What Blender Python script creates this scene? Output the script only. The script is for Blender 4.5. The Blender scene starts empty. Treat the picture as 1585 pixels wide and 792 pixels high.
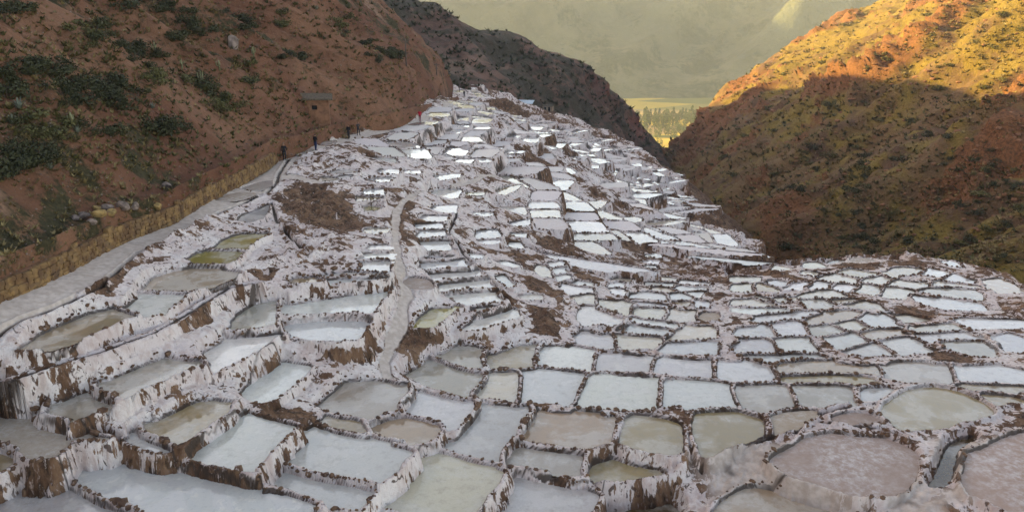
import bpy, bmesh, math, random
import numpy as np
from mathutils import Vector, Matrix, Euler
from mathutils.bvhtree import BVHTree
from collections import defaultdict

# ---------------------------------------------------------------- camera, sky, sun, exposure
scene = bpy.context.scene
COL = scene.collection
R = math.radians
PW, PH, FPX, PITCH = 1585.0, 792.0, 1200.0, R(18.2)
cam = bpy.data.cameras.new('camera')
cam.sensor_width = 36.0
cam.lens = 36.0 * FPX / PW
cam.clip_start, cam.clip_end = 0.5, 20000
cam_ob = bpy.data.objects.new('camera', cam)
COL.objects.link(cam_ob)
cam_ob.rotation_euler = (R(90) - PITCH, 0, 0)
scene.camera = cam_ob

SUN_TO = Vector((-0.96, 0.16, 0.0)).normalized()
SUN_EL = R(15.5)
SUN_DIR = Vector((SUN_TO.x * math.cos(SUN_EL), SUN_TO.y * math.cos(SUN_EL), math.sin(SUN_EL)))
world = bpy.data.worlds.new('World')
scene.world = world
world.use_nodes = True
wn = world.node_tree
bg = wn.nodes['Background']
sky = wn.nodes.new('ShaderNodeTexSky')
sky.sky_type = 'NISHITA'
sky.sun_disc = False
sky.sun_elevation = SUN_EL
sky.sun_rotation = math.atan2(SUN_TO.x, SUN_TO.y)
sky.altitude = 3000
sky.air_density = 0.7
sky.dust_density = 8.0
sky.ozone_density = 0.3
tint = wn.nodes.new('ShaderNodeMix'); tint.data_type = 'RGBA'; tint.blend_type = 'MULTIPLY'; tint.inputs[0].default_value = 1.0
tint.inputs[7].default_value = (1.25, 1.0, 0.77, 1)      # even warm tint on the sky, serving as white balance
wn.links.new(sky.outputs[0], tint.inputs[6]); wn.links.new(tint.outputs[2], bg.inputs[0])
bg.inputs[1].default_value = 0.15
sun = bpy.data.lights.new('sun', 'SUN')
sun.energy = 5.0
sun.angle = R(0.5)
sun.color = (1.0, 0.73, 0.24)
sun_ob = bpy.data.objects.new('sun', sun)
COL.objects.link(sun_ob)
sun_ob.rotation_euler = SUN_DIR.to_track_quat('Z', 'Y').to_euler()
vs = scene.view_settings
vs.view_transform = 'Standard'
vs.look = 'None'
vs.gamma = 1.0
vs.use_curve_mapping = False
vs.exposure = 2.3
scene.render.engine = 'CYCLES'
scene.cycles.use_denoising = True
scene.cycles.max_bounces = 6
scene.cycles.volume_bounces = 1

random.seed(11)
RNG = np.random.default_rng(11)

# ---------------------------------------------------------------- helpers
CP, SP = math.cos(PITCH), math.sin(PITCH)

def ray(px, py):
    u = (px - PW / 2) / FPX
    v = (PH / 2 - py) / FPX
    return u, CP + v * SP, -SP + v * CP       # per metre of depth

def at_d(px, py, d):
    a, b, c = ray(px, py)
    return np.array([a * d, b * d, c * d])

def at_z(px, py, z):
    a, b, c = ray(px, py)
    return at_d(px, py, z / c)

def to_px(p):
    x, y, z = p[0], p[1], p[2]
    dep = y * CP - z * SP
    up = y * SP + z * CP
    return PW / 2 + FPX * x / dep, PH / 2 - FPX * up / dep, dep

def vnoise(x, y, seed=0):
    x = np.asarray(x, float); y = np.asarray(y, float)
    ix = np.floor(x).astype(np.int64); iy = np.floor(y).astype(np.int64)
    fx = x - ix; fy = y - iy
    fx = fx * fx * fx * (fx * (fx * 6 - 15) + 10); fy = fy * fy * fy * (fy * (fy * 6 - 15) + 10)
    def h(i, j):
        n = (i * 374761393 + j * 668265263 + seed * 974711) & 0x7fffffff
        n = ((n ^ (n >> 13)) * 1274126177) & 0x7fffffff
        return ((n ^ (n >> 16)) & 0xffff) / 32767.5 - 1.0
    a = h(ix, iy); b = h(ix + 1, iy); c = h(ix, iy + 1); d = h(ix + 1, iy + 1)
    return (a + (b - a) * fx) * (1 - fy) + (c + (d - c) * fx) * fy

def fbm(x, y, oct=4, seed=0, gain=0.5, ridged=False):
    s = 0; a = 1.0; t = 0
    for o in range(oct):
        n = vnoise(x * 2 ** o + 17.3 * o, y * 2 ** o - 9.1 * o, seed + o)
        if ridged:
            n = 1 - 2 * np.abs(n)
        s = s + a * n; t += a; a *= gain
    return s / t

def link(o, parent=None):
    COL.objects.link(o)
    if parent is not None:
        o.parent = parent
    return o

def mesh_np(name, verts, faces, smooth=True):
    """verts (n,3) array, faces (m,k) array of one polygon size"""
    verts = np.asarray(verts, np.float32); faces = np.asarray(faces, np.int32)
    me = bpy.data.meshes.new(name)
    me.vertices.add(len(verts)); me.vertices.foreach_set('co', verts.ravel())
    k = faces.shape[1]
    me.loops.add(faces.size); me.loops.foreach_set('vertex_index', faces.ravel())
    me.polygons.add(len(faces))
    me.polygons.foreach_set('loop_start', np.arange(0, faces.size, k, dtype=np.int32))
    me.polygons.foreach_set('loop_total', np.full(len(faces), k, np.int32))
    me.polygons.foreach_set('use_smooth', np.full(len(faces), smooth, bool))
    me.update(calc_edges=True)
    return me

def obj(name, me, mat=None, parent=None, loc=None):
    o = bpy.data.objects.new(name, me)
    if mat is not None and len(me.materials) == 0:
        me.materials.append(mat)
    link(o, parent)
    if loc is not None:
        o.location = loc
    return o

def from_py(name, v, f, mat=None, parent=None, loc=None, smooth=False):
    me = bpy.data.meshes.new(name)
    me.from_pydata([tuple(map(float, p)) for p in v], [], f)
    if smooth:
        me.polygons.foreach_set('use_smooth', [True] * len(me.polygons))
    return obj(name, me, mat, parent, loc)

def empty(name, loc=(0, 0, 0), rz=0.0):
    o = bpy.data.objects.new(name, None)
    o.empty_display_size = 0.2
    o.location = loc; o.rotation_euler = (0, 0, rz)
    return link(o)

def tag(o, label=None, cat=None, group=None, kind=None):
    if label: o['label'] = label
    if cat: o['category'] = cat
    if group: o['group'] = group
    if kind: o['kind'] = kind
    return o

def box_vf(x0, x1, y0, y1, z0, z1):
    v = [(x0, y0, z0), (x1, y0, z0), (x1, y1, z0), (x0, y1, z0), (x0, y0, z1), (x1, y0, z1), (x1, y1, z1), (x0, y1, z1)]
    f = [(0, 3, 2, 1), (4, 5, 6, 7), (0, 1, 5, 4), (1, 2, 6, 5), (2, 3, 7, 6), (3, 0, 4, 7)]
    return v, f

def tube(pts, radii, n=8):
    pts = [np.array(p, float) for p in pts]; V = []; F = []
    for i, p in enumerate(pts):
        a = pts[max(i - 1, 0)]; b = pts[min(i + 1, len(pts) - 1)]
        t = (b - a) / (np.linalg.norm(b - a) + 1e-9)
        s = np.cross(t, (0.13, 0.99, 0.05) if abs(t[1]) < 0.9 else (1, 0, 0)); s /= np.linalg.norm(s)
        w = np.cross(s, t)
        for k in range(n):
            an = 2 * math.pi * k / n
            V.append(p + radii[i] * (math.cos(an) * s + math.sin(an) * w))
    for i in range(len(pts) - 1):
        for k in range(n):
            a = i * n + k; b = i * n + (k + 1) % n
            F.append((a, b, b + n, a + n))
    F.append(tuple(range(n - 1, -1, -1))); F.append(tuple(range((len(pts) - 1) * n, len(pts) * n)))
    return V, F

def merge(parts):
    V = []; F = []
    for v, f in parts:
        o = len(V); V += list(v); F += [tuple(i + o for i in q) for q in f]
    return V, F

# ---------------------------------------------------------------- materials
class NT:
    def __init__(s, name):
        s.m = bpy.data.materials.new(name); s.m.use_nodes = True
        s.t = s.m.node_tree; s.b = s.t.nodes['Principled BSDF']
        s.b.inputs['Roughness'].default_value = 0.9
        s.b.inputs['Specular IOR Level'].default_value = 0.25
        s._pos = None
    def n(s, t, **k):
        q = s.t.nodes.new(t)
        for a, v in k.items(): setattr(q, a, v)
        return q
    def set(s, sock, v):
        if hasattr(v, 'is_output') or isinstance(v, bpy.types.NodeSocket): s.t.links.new(v, sock)
        else:
            if isinstance(v, (tuple, list)) and len(v) == 3 and sock.type == 'RGBA': v = (*v, 1)
            sock.default_value = v
    def pos(s, scale=(1, 1, 1), local=False, rot=(0, 0, 0)):
        if local: src = s.n('ShaderNodeTexCoord').outputs['Object']
        else: src = s.n('ShaderNodeNewGeometry').outputs['Position']
        mp = s.n('ShaderNodeMapping'); s.t.links.new(src, mp.inputs[0])
        mp.inputs['Scale'].default_value = scale; mp.inputs['Rotation'].default_value = rot
        return mp.outputs[0]
    def noise(s, vec, scale, detail=5, rough=0.55, dist=0.0):
        q = s.n('ShaderNodeTexNoise'); s.t.links.new(vec, q.inputs['Vector'])
        q.inputs['Scale'].default_value = scale; q.inputs['Detail'].default_value = detail
        q.inputs['Roughness'].default_value = rough; q.inputs['Distortion'].default_value = dist
        return q.outputs['Fac']
    def voro(s, vec, scale, feature='F1', out='Distance'):
        q = s.n('ShaderNodeTexVoronoi', feature=feature); s.t.links.new(vec, q.inputs['Vector'])
        q.inputs['Scale'].default_value = scale
        return q.outputs[out]
    def ramp(s, fac, lo, hi, a=0.0, b=1.0):
        q = s.n('ShaderNodeMapRange', interpolation_type='SMOOTHSTEP'); s.set(q.inputs[0], fac)
        s.set(q.inputs[1], lo); s.set(q.inputs[2], hi); s.set(q.inputs[3], a); s.set(q.inputs[4], b)
        return q.outputs[0]
    def math(s, op, a, b=0.0):
        q = s.n('ShaderNodeMath', operation=op); s.set(q.inputs[0], a); s.set(q.inputs[1], b)
        return q.outputs[0]
    def mix(s, fac, a, b, mode='MIX'):
        q = s.n('ShaderNodeMix', data_type='RGBA', blend_type=mode)
        s.set(q.inputs[0], fac); s.set(q.inputs[6], a); s.set(q.inputs[7], b)
        return q.outputs[2]
    def attr(s, name):
        q = s.n('ShaderNodeAttribute', attribute_name=name)
        sp = s.n('ShaderNodeSeparateColor'); s.t.links.new(q.outputs['Color'], sp.inputs[0])
        return sp.outputs
    def bump(s, h, strength=0.5, dist=0.05):
        q = s.n('ShaderNodeBump'); s.set(q.inputs['Height'], h)
        q.inputs['Strength'].default_value = strength; q.inputs['Distance'].default_value = dist
        s.t.links.new(q.outputs[0], s.b.inputs['Normal'])
    def out(s, color=None, rough=None):
        if color is not None: s.set(s.b.inputs['Base Color'], color)
        if rough is not None: s.set(s.b.inputs['Roughness'], rough)
        return s.m

def plain(name, col, rough=0.85, var=0.25, scale=3.0):
    k = NT(name)
    f = k.noise(k.pos(local=True), scale, 4)
    c = k.mix(k.ramp(f, 0.3, 0.7), tuple(x * (1 - var) for x in col), tuple(min(1, x * (1 + var)) for x in col))
    return k.out(c, rough)

M = {}
def mats():
    # salt crust, earth, footpath, wet rill: one ground material, the mask in 'surf' says what lies where
    for name in ('salt',):
        k = NT(name)
        s = k.attr('surf')
        p = k.pos(); pv = k.pos((1, 1, 0.28))
        streak = k.noise(pv, 2.4, 7, 0.66, 0.35)
        blot = k.noise(k.pos((1, 1, 0.45)), 0.75, 5, 0.6, 0.5)
        fine = k.noise(pv, 9.0, 4, 0.6)
        big = k.noise(p, 0.35, 4)
        spots = k.noise(k.pos((1, 1, 0.55)), 4.2, 2, 0.5, 0.6)
        grain = k.noise(p, 14, 6, 0.65)
        earth = k.mix(k.ramp(blot, 0.35, 0.65), (0.105, 0.054, 0.030), (0.24, 0.140, 0.080))
        earth = k.mix(k.ramp(streak, 0.46, 0.62), earth, (0.045, 0.027, 0.016))
        earth = k.mix(k.ramp(fine, 0.55, 0.72, 0, .8), earth, (0.36, 0.27, 0.23))
        saltc = k.mix(k.ramp(big, 0.35, 0.7), (0.67, 0.57, 0.53), (0.77, 0.695, 0.64))
        saltc = k.mix(k.ramp(streak, 0.46, 0.66, 0, 0.75), saltc, (0.50, 0.37, 0.32))
        saltc = k.mix(k.ramp(grain, 0.5, 0.72, 0, 0.45), saltc, (0.46, 0.34, 0.29))
        m = k.math('ADD', s[0], k.math('MULTIPLY', k.math('SUBTRACT', streak, 0.5), 2.5))
        m = k.math('ADD', m, k.math('MULTIPLY', k.math('SUBTRACT', blot, 0.5), 1.5))
        m = k.ramp(m, 0.40, 0.54)
        c = k.mix(m, earth, saltc)
        sp = k.math('MULTIPLY', k.ramp(spots, 0.60, 0.66), k.ramp(k.noise(p, 0.6, 3), 0.42, 0.56))
        c = k.mix(k.math('MULTIPLY', sp, 0.9), c, (0.07, 0.038, 0.025))
        pathc = k.mix(k.ramp(k.noise(p, 3.0, 6), 0.35, 0.7), (0.42, 0.345, 0.29), (0.56, 0.475, 0.41))
        c = k.mix(k.ramp(s[1], 0.35, 0.65), c, pathc)
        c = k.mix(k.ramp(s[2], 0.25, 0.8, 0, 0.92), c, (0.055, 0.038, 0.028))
        hb = k.math('ADD', k.math('ADD', streak, blot), k.math('MULTIPLY', grain, 0.35))
        k.bump(k.math('MULTIPLY', hb, k.ramp(s[1], 0.2, 0.6, 1.0, 0.03)), 0.9, 0.2)
        M[name] = k.out(c, k.mix(m, (0.95,) * 3, (0.62,) * 3))
    # brine: colour comes from the pond (object colour), a thin clear film of water gives the sky
    k = NT('brine')
    oi = k.n('ShaderNodeObjectInfo'); p = k.pos()
    n1 = k.noise(p, 0.45, 5, 0.6, 0.2); n2 = k.noise(p, 2.2, 6, 0.7)
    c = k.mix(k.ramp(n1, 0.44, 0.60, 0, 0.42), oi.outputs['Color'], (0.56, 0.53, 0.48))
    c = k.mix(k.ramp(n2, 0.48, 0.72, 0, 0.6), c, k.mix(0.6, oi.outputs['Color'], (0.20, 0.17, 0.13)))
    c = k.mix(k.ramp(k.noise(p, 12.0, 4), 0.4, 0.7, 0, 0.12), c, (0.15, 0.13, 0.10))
    k.b.inputs['Specular IOR Level'].default_value = 0.2
    k.b.inputs['Coat Weight'].default_value = 1.0
    k.b.inputs['Coat IOR'].default_value = 1.52
    k.set(k.b.inputs['Coat Roughness'], k.ramp(n1, 0.45, 0.62, 0.015, 0.16))
    k.bump(k.noise(p, 1.5, 3), 0.05, 0.03)
    M['brine'] = k.out(c, k.ramp(n1, 0.4, 0.6, 0.08, 0.30))
    k = NT('marbled_brine')
    oi = k.n('ShaderNodeObjectInfo'); p = k.pos()
    n1 = k.noise(p, 0.42, 6, 0.55, 1.2); n2 = k.noise(p, 1.6, 6, 0.7, 0.5); n3 = k.noise(p, 6.0, 5, 0.7)
    c = k.mix(k.ramp(n1, 0.50, 0.515), oi.outputs['Color'], (0.50, 0.49, 0.45))
    c = k.mix(k.ramp(n2, 0.56, 0.60, 0, 0.6), c, (0.62, 0.59, 0.52))
    c = k.mix(k.ramp(n3, 0.5, 0.75, 0, 0.35), c, (0.22, 0.22, 0.21))
    k.b.inputs['Coat Weight'].default_value = 1.0; k.b.inputs['Coat IOR'].default_value = 1.36; k.b.inputs['Coat Roughness'].default_value = 0.04
    M['marbled'] = k.out(c, k.ramp(n1, 0.50, 0.515, 0.15, 0.6))
    # dry salt pan
    k = NT('dry_salt')
    oi = k.n('ShaderNodeObjectInfo'); p = k.pos()
    n1 = k.noise(p, 2.6, 10, 0.78, 0.0); n2 = k.noise(k.pos(), 7.0, 5)
    n0 = k.noise(k.pos(), 0.35, 3)
    c = k.mix(k.math('MULTIPLY', k.ramp(n1, 0.38, 0.72), k.ramp(n0, 0.38, 0.62, 0.15, 0.75)), oi.outputs['Color'], (0.66, 0.62, 0.60))
    c = k.mix(k.ramp(n2, 0.5, 0.8, 0, 0.5), c, (0.24, 0.18, 0.15))
    k.bump(n1, 0.4, 0.04)
    M['dry'] = k.out(c, k.ramp(n1, 0.4, 0.65, 0.85, 0.45))
    # stones
    k = NT('rim_stone')
    oi = k.n('ShaderNodeObjectInfo')
    p = k.pos()
    c = k.mix(k.ramp(k.noise(p, 3.0, 3), 0.35, 0.65), (0.075, 0.042, 0.028), (0.16, 0.095, 0.055))
    c = k.mix(k.ramp(k.noise(p, 9, 4), 0.58, 0.72, 0, 0.7), c, (0.55, 0.48, 0.46))
    k.bump(k.noise(p, 18, 4), 0.5, 0.03)
    M['stone'] = k.out(c, 0.85)
    k = NT('wall_stone')
    p = k.pos()
    c = k.mix(k.ramp(k.noise(p, 1.4, 3), 0.35, 0.65), (0.135, 0.075, 0.035), (0.27, 0.165, 0.065))
    c = k.mix(k.ramp(k.voro(p, 2.6, out='Color'), 0.4, 0.9, 0, 0.6), c, (0.10, 0.062, 0.04))
    k.bump(k.noise(p, 14, 5), 0.6, 0.03)
    M['wall_stone'] = k.out(c, 0.9)
    # hillsides
    def hill(name, soil, soil2, rock, grass, gscale, gl, gh, fl=0.25, ms=1.0):
        k = NT(name)
        s = k.attr('surf'); p = k.pos()
        n1 = k.noise(p, 0.05 * ms, 6, 0.6, 0.4); n2 = k.noise(p, 0.35 * ms, 7, 0.65); n3 = k.noise(p, 3.0 * ms, 6, 0.7)
        g = k.noise(p, gscale, 6, 0.65)
        c = k.mix(k.ramp(n1, 0.38, 0.62), soil, soil2)
        c = k.mix(k.ramp(n2, 0.45, 0.75, 0, 0.75), c, tuple(x * 0.55 for x in soil))
        c = k.mix(k.ramp(n3, 0.55, 0.75, 0, 0.55), c, tuple(min(1, x * 1.5) for x in soil2))
        gm = k.math('ADD', g, k.math('MULTIPLY', s[1], 0.5))
        gm = k.math('ADD', gm, k.math('MULTIPLY', k.math('SUBTRACT', n3, 0.5), 0.35))
        c = k.mix(k.ramp(gm, gl, gh), c, k.mix(k.ramp(n3, 0.35, 0.7), grass, tuple(x * 0.5 for x in grass)))
        c = k.mix(k.ramp(s[0], 0.3, 0.7), c, k.mix(k.ramp(n3, 0.4, 0.65), rock, tuple(x * 0.45 for x in rock)))
        c = k.mix(k.ramp(s[2], 0.3, 0.7), c, k.mix(k.ramp(n3, 0.4, 0.65), (0.27, 0.17, 0.12), (0.19, 0.11, 0.075)))
        k.bump(k.math('ADD', n3, k.math('MULTIPLY', n2, 2.0)), 0.9, fl)
        return k.out(c, 0.95)
    M['hill_left'] = hill('red_hill_soil', (0.147, 0.062, 0.033), (0.226, 0.113, 0.062), (0.286, 0.166, 0.102), (0.064, 0.053, 0.021), 0.30, 0.58, 0.70)
    M['hill_right'] = hill('grassy_hill_soil', (0.092, 0.050, 0.028), (0.145, 0.088, 0.040), (0.185, 0.082, 0.034), (0.205, 0.142, 0.030), 0.10, 0.46, 0.62, 0.5, 0.7)  # grass and rock tones lifted so the sunlit part reads brighter
    M['ridge'] = hill('dark_ridge_soil', (0.105, 0.056, 0.038), (0.16, 0.088, 0.06), (0.19, 0.075, 0.05), (0.062, 0.048, 0.026), 0.12, 0.48, 0.62, 0.6, 0.5)
    M['far'] = hill('far_mountain_soil', (0.085, 0.092, 0.055), (0.125, 0.122, 0.07), (0.18, 0.14, 0.09), (0.05, 0.062, 0.032), 0.006, 0.5, 0.62, 6.0, 0.03)
    # valley fields
    k = NT('valley_field')
    p = k.pos(rot=(0, 0, 0.35)); 
    ch = k.voro(k.pos((0.6, 1.6, 1), rot=(0, 0, 0.3)), 0.007, out='Color')
    c = k.mix(k.ramp(ch, 0.22, 0.27), (0.12, 0.13, 0.04), (0.45, 0.32, 0.055))
    c = k.mix(k.ramp(ch, 0.72, 0.76), c, (0.30, 0.21, 0.10))
    c = k.mix(k.ramp(k.noise(p, 0.05, 6), 0.5, 0.7, 0, 0.35), c, (0.20, 0.17, 0.05))
    M['field'] = k.out(c, 0.95)
    # leaves
    def leaf(name, a, b):
        k = NT(name); p = k.pos()
        oi = k.n('ShaderNodeObjectInfo')
        c = k.mix(k.ramp(k.noise(p, 2.3, 3), 0.35, 0.65), a, b)
        c = k.mix(k.math('MULTIPLY', oi.outputs['Random'], 0.45), c, tuple(x * 1.6 for x in b))
        return k.out(c, 0.75)
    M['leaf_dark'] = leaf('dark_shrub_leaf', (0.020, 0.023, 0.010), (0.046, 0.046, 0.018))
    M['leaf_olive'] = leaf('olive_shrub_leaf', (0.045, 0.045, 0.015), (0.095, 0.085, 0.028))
    M['leaf_tree'] = leaf('valley_tree_leaf', (0.030, 0.045, 0.012), (0.085, 0.10, 0.028))
    M['leaf_dry'] = leaf('dry_grass_blade', (0.13, 0.10, 0.04), (0.24, 0.18, 0.075))
    M['agave'] = leaf('agave_blade', (0.10, 0.12, 0.09), (0.19, 0.20, 0.15))
    M['cactus'] = leaf('cactus_skin', (0.10, 0.11, 0.05), (0.20, 0.19, 0.10))
    M['bark'] = plain('bark', (0.09, 0.065, 0.045))
    M['adobe'] = plain('adobe', (0.20, 0.10, 0.055), 0.95, 0.3, 2.0)
    M['thatch'] = plain('thatch', (0.10, 0.075, 0.05), 0.95, 0.4, 5.0)
    M['tan_wall'] = plain('tan_plaster', (0.33, 0.24, 0.16), 0.95)
    M['blue_roof'] = plain('pale_blue_roofing', (0.42, 0.49, 0.55), 0.5, 0.15)
    M['dark'] = plain('opening_shade', (0.012, 0.010, 0.009))  # near-black tone that paints the shade inside openings
    M['wood'] = plain('weathered_wood', (0.12, 0.09, 0.07), 0.9)
    M['wire'] = plain('wire', (0.06, 0.055, 0.05))
    M['skin'] = plain('skin', (0.33, 0.18, 0.12), 0.6, 0.1)
    M['hair'] = plain('hair', (0.015, 0.012, 0.010), 0.6)
    M['boulder'] = plain('boulder_rock', (0.20, 0.15, 0.12), 0.95, 0.45, 1.5)
    M['boulder_y'] = plain('ochre_boulder_rock', (0.27, 0.18, 0.07), 0.95, 0.4, 1.5)
mats()

# ---------------------------------------------------------------- where the ground lies: survey points (picture x, y, height below the camera)
SURVEY = """0,472,-13.3 109,421,-13.5 200,372,-13.8 313,318,-14.0 -100,545,-13.3 15,508,-13.5 121,462,-13.7 215,392,-14.0 0,490,-13.3 100,452,-13.5 200,388,-13.8 300,332,-14.0 360,308,-14.2 415,285,-14.5 440,246,-15.0 488,232,-14.6 548,212,-16 649,188,-16.3
700,160,-19 720,150,-24 722,129,-25.5 760,180,-26 800,200,-24.5 830,195,-31 900,230,-35 960,270,-36.5 986,240,-38.5 1042,268,-39 850,180,-36 850,250,-25 900,300,-27 760,270,-20
1000,310,-35 1000,360,-29.5 1060,340,-34 1100,345,-36 1100,372,-33 1150,390,-34 1060,400,-26 1000,430,-22.3 1100,422,-24.5 1185,404,-33
115,510,-14.5 230,470,-14.5 300,430,-14.6 340,400,-14.6 375,372,-14.5 395,340,-14.8 470,290,-14.8 520,322,-15.3 540,360,-15.8 450,390,-15.2 430,430,-15.2 500,405,-15.5
230,585,-16.1 120,632,-16.3 60,680,-16.9 15,725,-17.5 140,690,-17.1 290,655,-17.1 370,690,-17.5 0,556,-14.8 0,600,-15.3 0,648,-16.6 385,490,-16.3 390,540,-16.6 430,590,-17.7
100,740,-17.8 240,740,-17.9 300,770,-18.1 60,770,-18.1 530,710,-18.3 450,755,-18.5 680,750,-19.1 850,770,-19.8 1000,690,-19.5 880,670,-19.4 760,660,-19.2 680,630,-18.9 590,610,-18.7 650,665,-18.9
510,510,-16.7 500,470,-16.5 530,435,-15.7 575,410,-15.7 575,395,-15.6 580,358,-15.4 570,310,-15.3 578,298,-15.2 520,270,-15.0 600,265,-15.6
650,330,-16.7 612,330,-16.3 625,430,-16.9 650,300,-17.2 690,370,-17.2 690,405,-17.6 700,425,-17.8 720,465,-18.1 755,478,-18.2 675,490,-18.0 750,495,-18.5 800,420,-19.2 760,350,-18.6 800,380,-19.6 850,330,-21.5
650,580,-19.2 715,555,-19.4 790,550,-19.7 790,600,-19.6 880,560,-19.8 1000,570,-19.8 1130,570,-19.7 880,610,-19.6 950,610,-19.6 1080,610,-19.6
920,535,-20.0 930,500,-19.7 1080,530,-20.1 1000,480,-20.4 990,440,-21.0 1060,440,-21.3 880,440,-20.1 900,405,-20.8 950,400,-23
1130,520,-20.1 1140,450,-21.2 1200,460,-21.0 1200,420,-21.6 1330,402,-22.0 1330,450,-21.2 1450,402,-21.8 1560,440,-21.0 1500,500,-20.5 1400,560,-20.0 1560,570,-19.9 1450,630,-19.6 1370,690,-19.3 1560,740,-19.3
1150,620,-19.6 1250,610,-19.6 1100,670,-19.5 1180,790,-20.4 1000,790,-20.7 1250,530,-20.2 1300,490,-20.6 200,900,-18.4 800,950,-20.4 1400,900,-20.2 1850,600,-19.8 1800,480,-20.6 1800,800,-19.6 -200,800,-17.5 -150,560,-13.5"""
PTS = np.array([at_z(*map(float, q.split(','))) for q in SURVEY.split()])
_S = 30.0

def _k(r2):
    return np.where(r2 > 1e-12, 0.5 * r2 * np.log(np.maximum(r2, 1e-12)), 0.0)
NPT = len(PTS)
_XY = PTS[:, :2] / _S
_A = np.zeros((NPT + 3, NPT + 3))
_d2 = ((_XY[:, None] - _XY[None]) ** 2).sum(-1)
_A[:NPT, :NPT] = _k(_d2) + np.eye(NPT) * 0.004
_A[:NPT, NPT] = 1; _A[:NPT, NPT + 1:] = _XY
_A[NPT:, :NPT] = _A[:NPT, NPT:].T
_W = np.linalg.solve(_A, np.concatenate([PTS[:, 2], np.zeros(3)]))

def base(x, y):
    x = np.asarray(x, float); sh = x.shape
    q = np.stack([x.ravel(), np.asarray(y, float).ravel()], 1) / _S
    out = np.empty(len(q))
    for i in range(0, len(q), 60000):
        c = q[i:i + 60000]
        r2 = ((c[:, None, :] - _XY[None]) ** 2).sum(-1)
        out[i:i + 60000] = _k(r2) @ _W[:NPT] + _W[NPT] + c @ _W[NPT + 1:]
    x0 = q[:, 0] * _S; y0 = q[:, 1] * _S
    m = np.clip((y0 - 78) / 25, 0, 1) * np.clip((x0 + 14) / 10, 0, 1)
    out += m * (3.1 * fbm(x0 * .035 + 3, y0 * .075, 3, 91, ridged=True) + 1.3 * fbm(x0 * .12, y0 * .16, 2, 92))
    return out.reshape(sh)

# edge of the salt land towards the ravine (picture x, y, z): beyond it the ground falls away
EDGE = [at_z(*q) for q in [(1950, 640, -20), (1700, 500, -20.6), (1600, 450, -20.9), (1560, 428, -21.1), (1500, 408, -21.5), (1420, 396, -21.8), (1330, 393, -22.0), (1240, 402, -22.0),
        (1185, 409, -22.1), (1140, 424, -22.2), (1125, 432, -22.6)]] + [at_z(*q) for q in [(1110, 418, -25), (1185, 402, -34), (1150, 382, -35.5), (1103, 341, -37), (1042, 266, -39.5), (986, 237, -39), (940, 212, -39), (850, 178, -37), (760, 150, -31), (735, 126, -27), (690, 126, -25)]]
EDGE = np.array(EDGE)
LAND = np.concatenate([EDGE[:, :2], np.array([[-60, 262], [-60, -20], [70, -20]])])

def sdist(px, py, poly):
    """signed distance of points to a closed polygon (negative inside)"""
    d = np.full(px.shape, 1e9); ins = np.zeros(px.shape, bool)
    n = len(poly)
    for i in range(n):
        ax, ay = poly[i]; bx, by = poly[(i + 1) % n]
        ex, ey = bx - ax, by - ay
        t = np.clip(((px - ax) * ex + (py - ay) * ey) / (ex * ex + ey * ey + 1e-12), 0, 1)
        d = np.minimum(d, (px - ax - t * ex) ** 2 + (py - ay - t * ey) ** 2)
        c = (ay > py) != (by > py)
        if abs(ey) > 1e-12:
            ins ^= c & (px < ex * (py - ay) / ey + ax)
    return np.where(ins, -1, 1) * np.sqrt(d)

def line_dist(px, py, pts):
    """distance to an open polyline"""
    d = np.full(px.shape, 1e9)
    for i in range(len(pts) - 1):
        ax, ay = pts[i][:2]; bx, by = pts[i + 1][:2]
        ex, ey = bx - ax, by - ay
        t = np.clip(((px - ax) * ex + (py - ay) * ey) / (ex * ex + ey * ey + 1e-12), 0, 1)
        d = np.minimum(d, (px - ax - t * ex) ** 2 + (py - ay - t * ey) ** 2)
    return np.sqrt(d)

def ground(x, y):
    """the untouched hillside with the ravine cut beyond the edge"""
    b = base(x, y)
    sd = sdist(x, y, LAND)
    far = sd > 0
    if far.any():
        fx = x[far]; fy = y[far]
        best = np.full(fx.shape, 1e9); zb = np.zeros(fx.shape)
        for i in range(len(EDGE) - 1):
            a = EDGE[i]; c = EDGE[i + 1]; e = c - a
            t = np.clip(((fx - a[0]) * e[0] + (fy - a[1]) * e[1]) / (e[0] ** 2 + e[1] ** 2), 0, 1)
            d = (fx - a[0] - t * e[0]) ** 2 + (fy - a[1] - t * e[1]) ** 2
            k = d < best
            best[k] = d[k]; zb[k] = (a[2] + t * e[2])[k]
        b[far] = zb - 0.78 * sd[far] + 0.8 * fbm(fx * .15, fy * .15, 4, 5) * np.minimum(sd[far], 6) / 3
    return b

def cast(px, py):
    """where the line of sight meets the untouched salt land"""
    a, b, c = ray(px, py)
    t = np.linspace(24, 300, 700)
    z = base(a * t, b * t)
    s = np.nonzero(c * t < z)[0]
    i = s[0] if len(s) else len(t) - 1
    if i == 0: return at_d(px, py, t[0])
    f0 = c * t[i - 1] - z[i - 1]; f1 = c * t[i] - z[i]
    return at_d(px, py, t[i - 1] + (t[i] - t[i - 1]) * f0 / (f0 - f1 + 1e-9))

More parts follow.
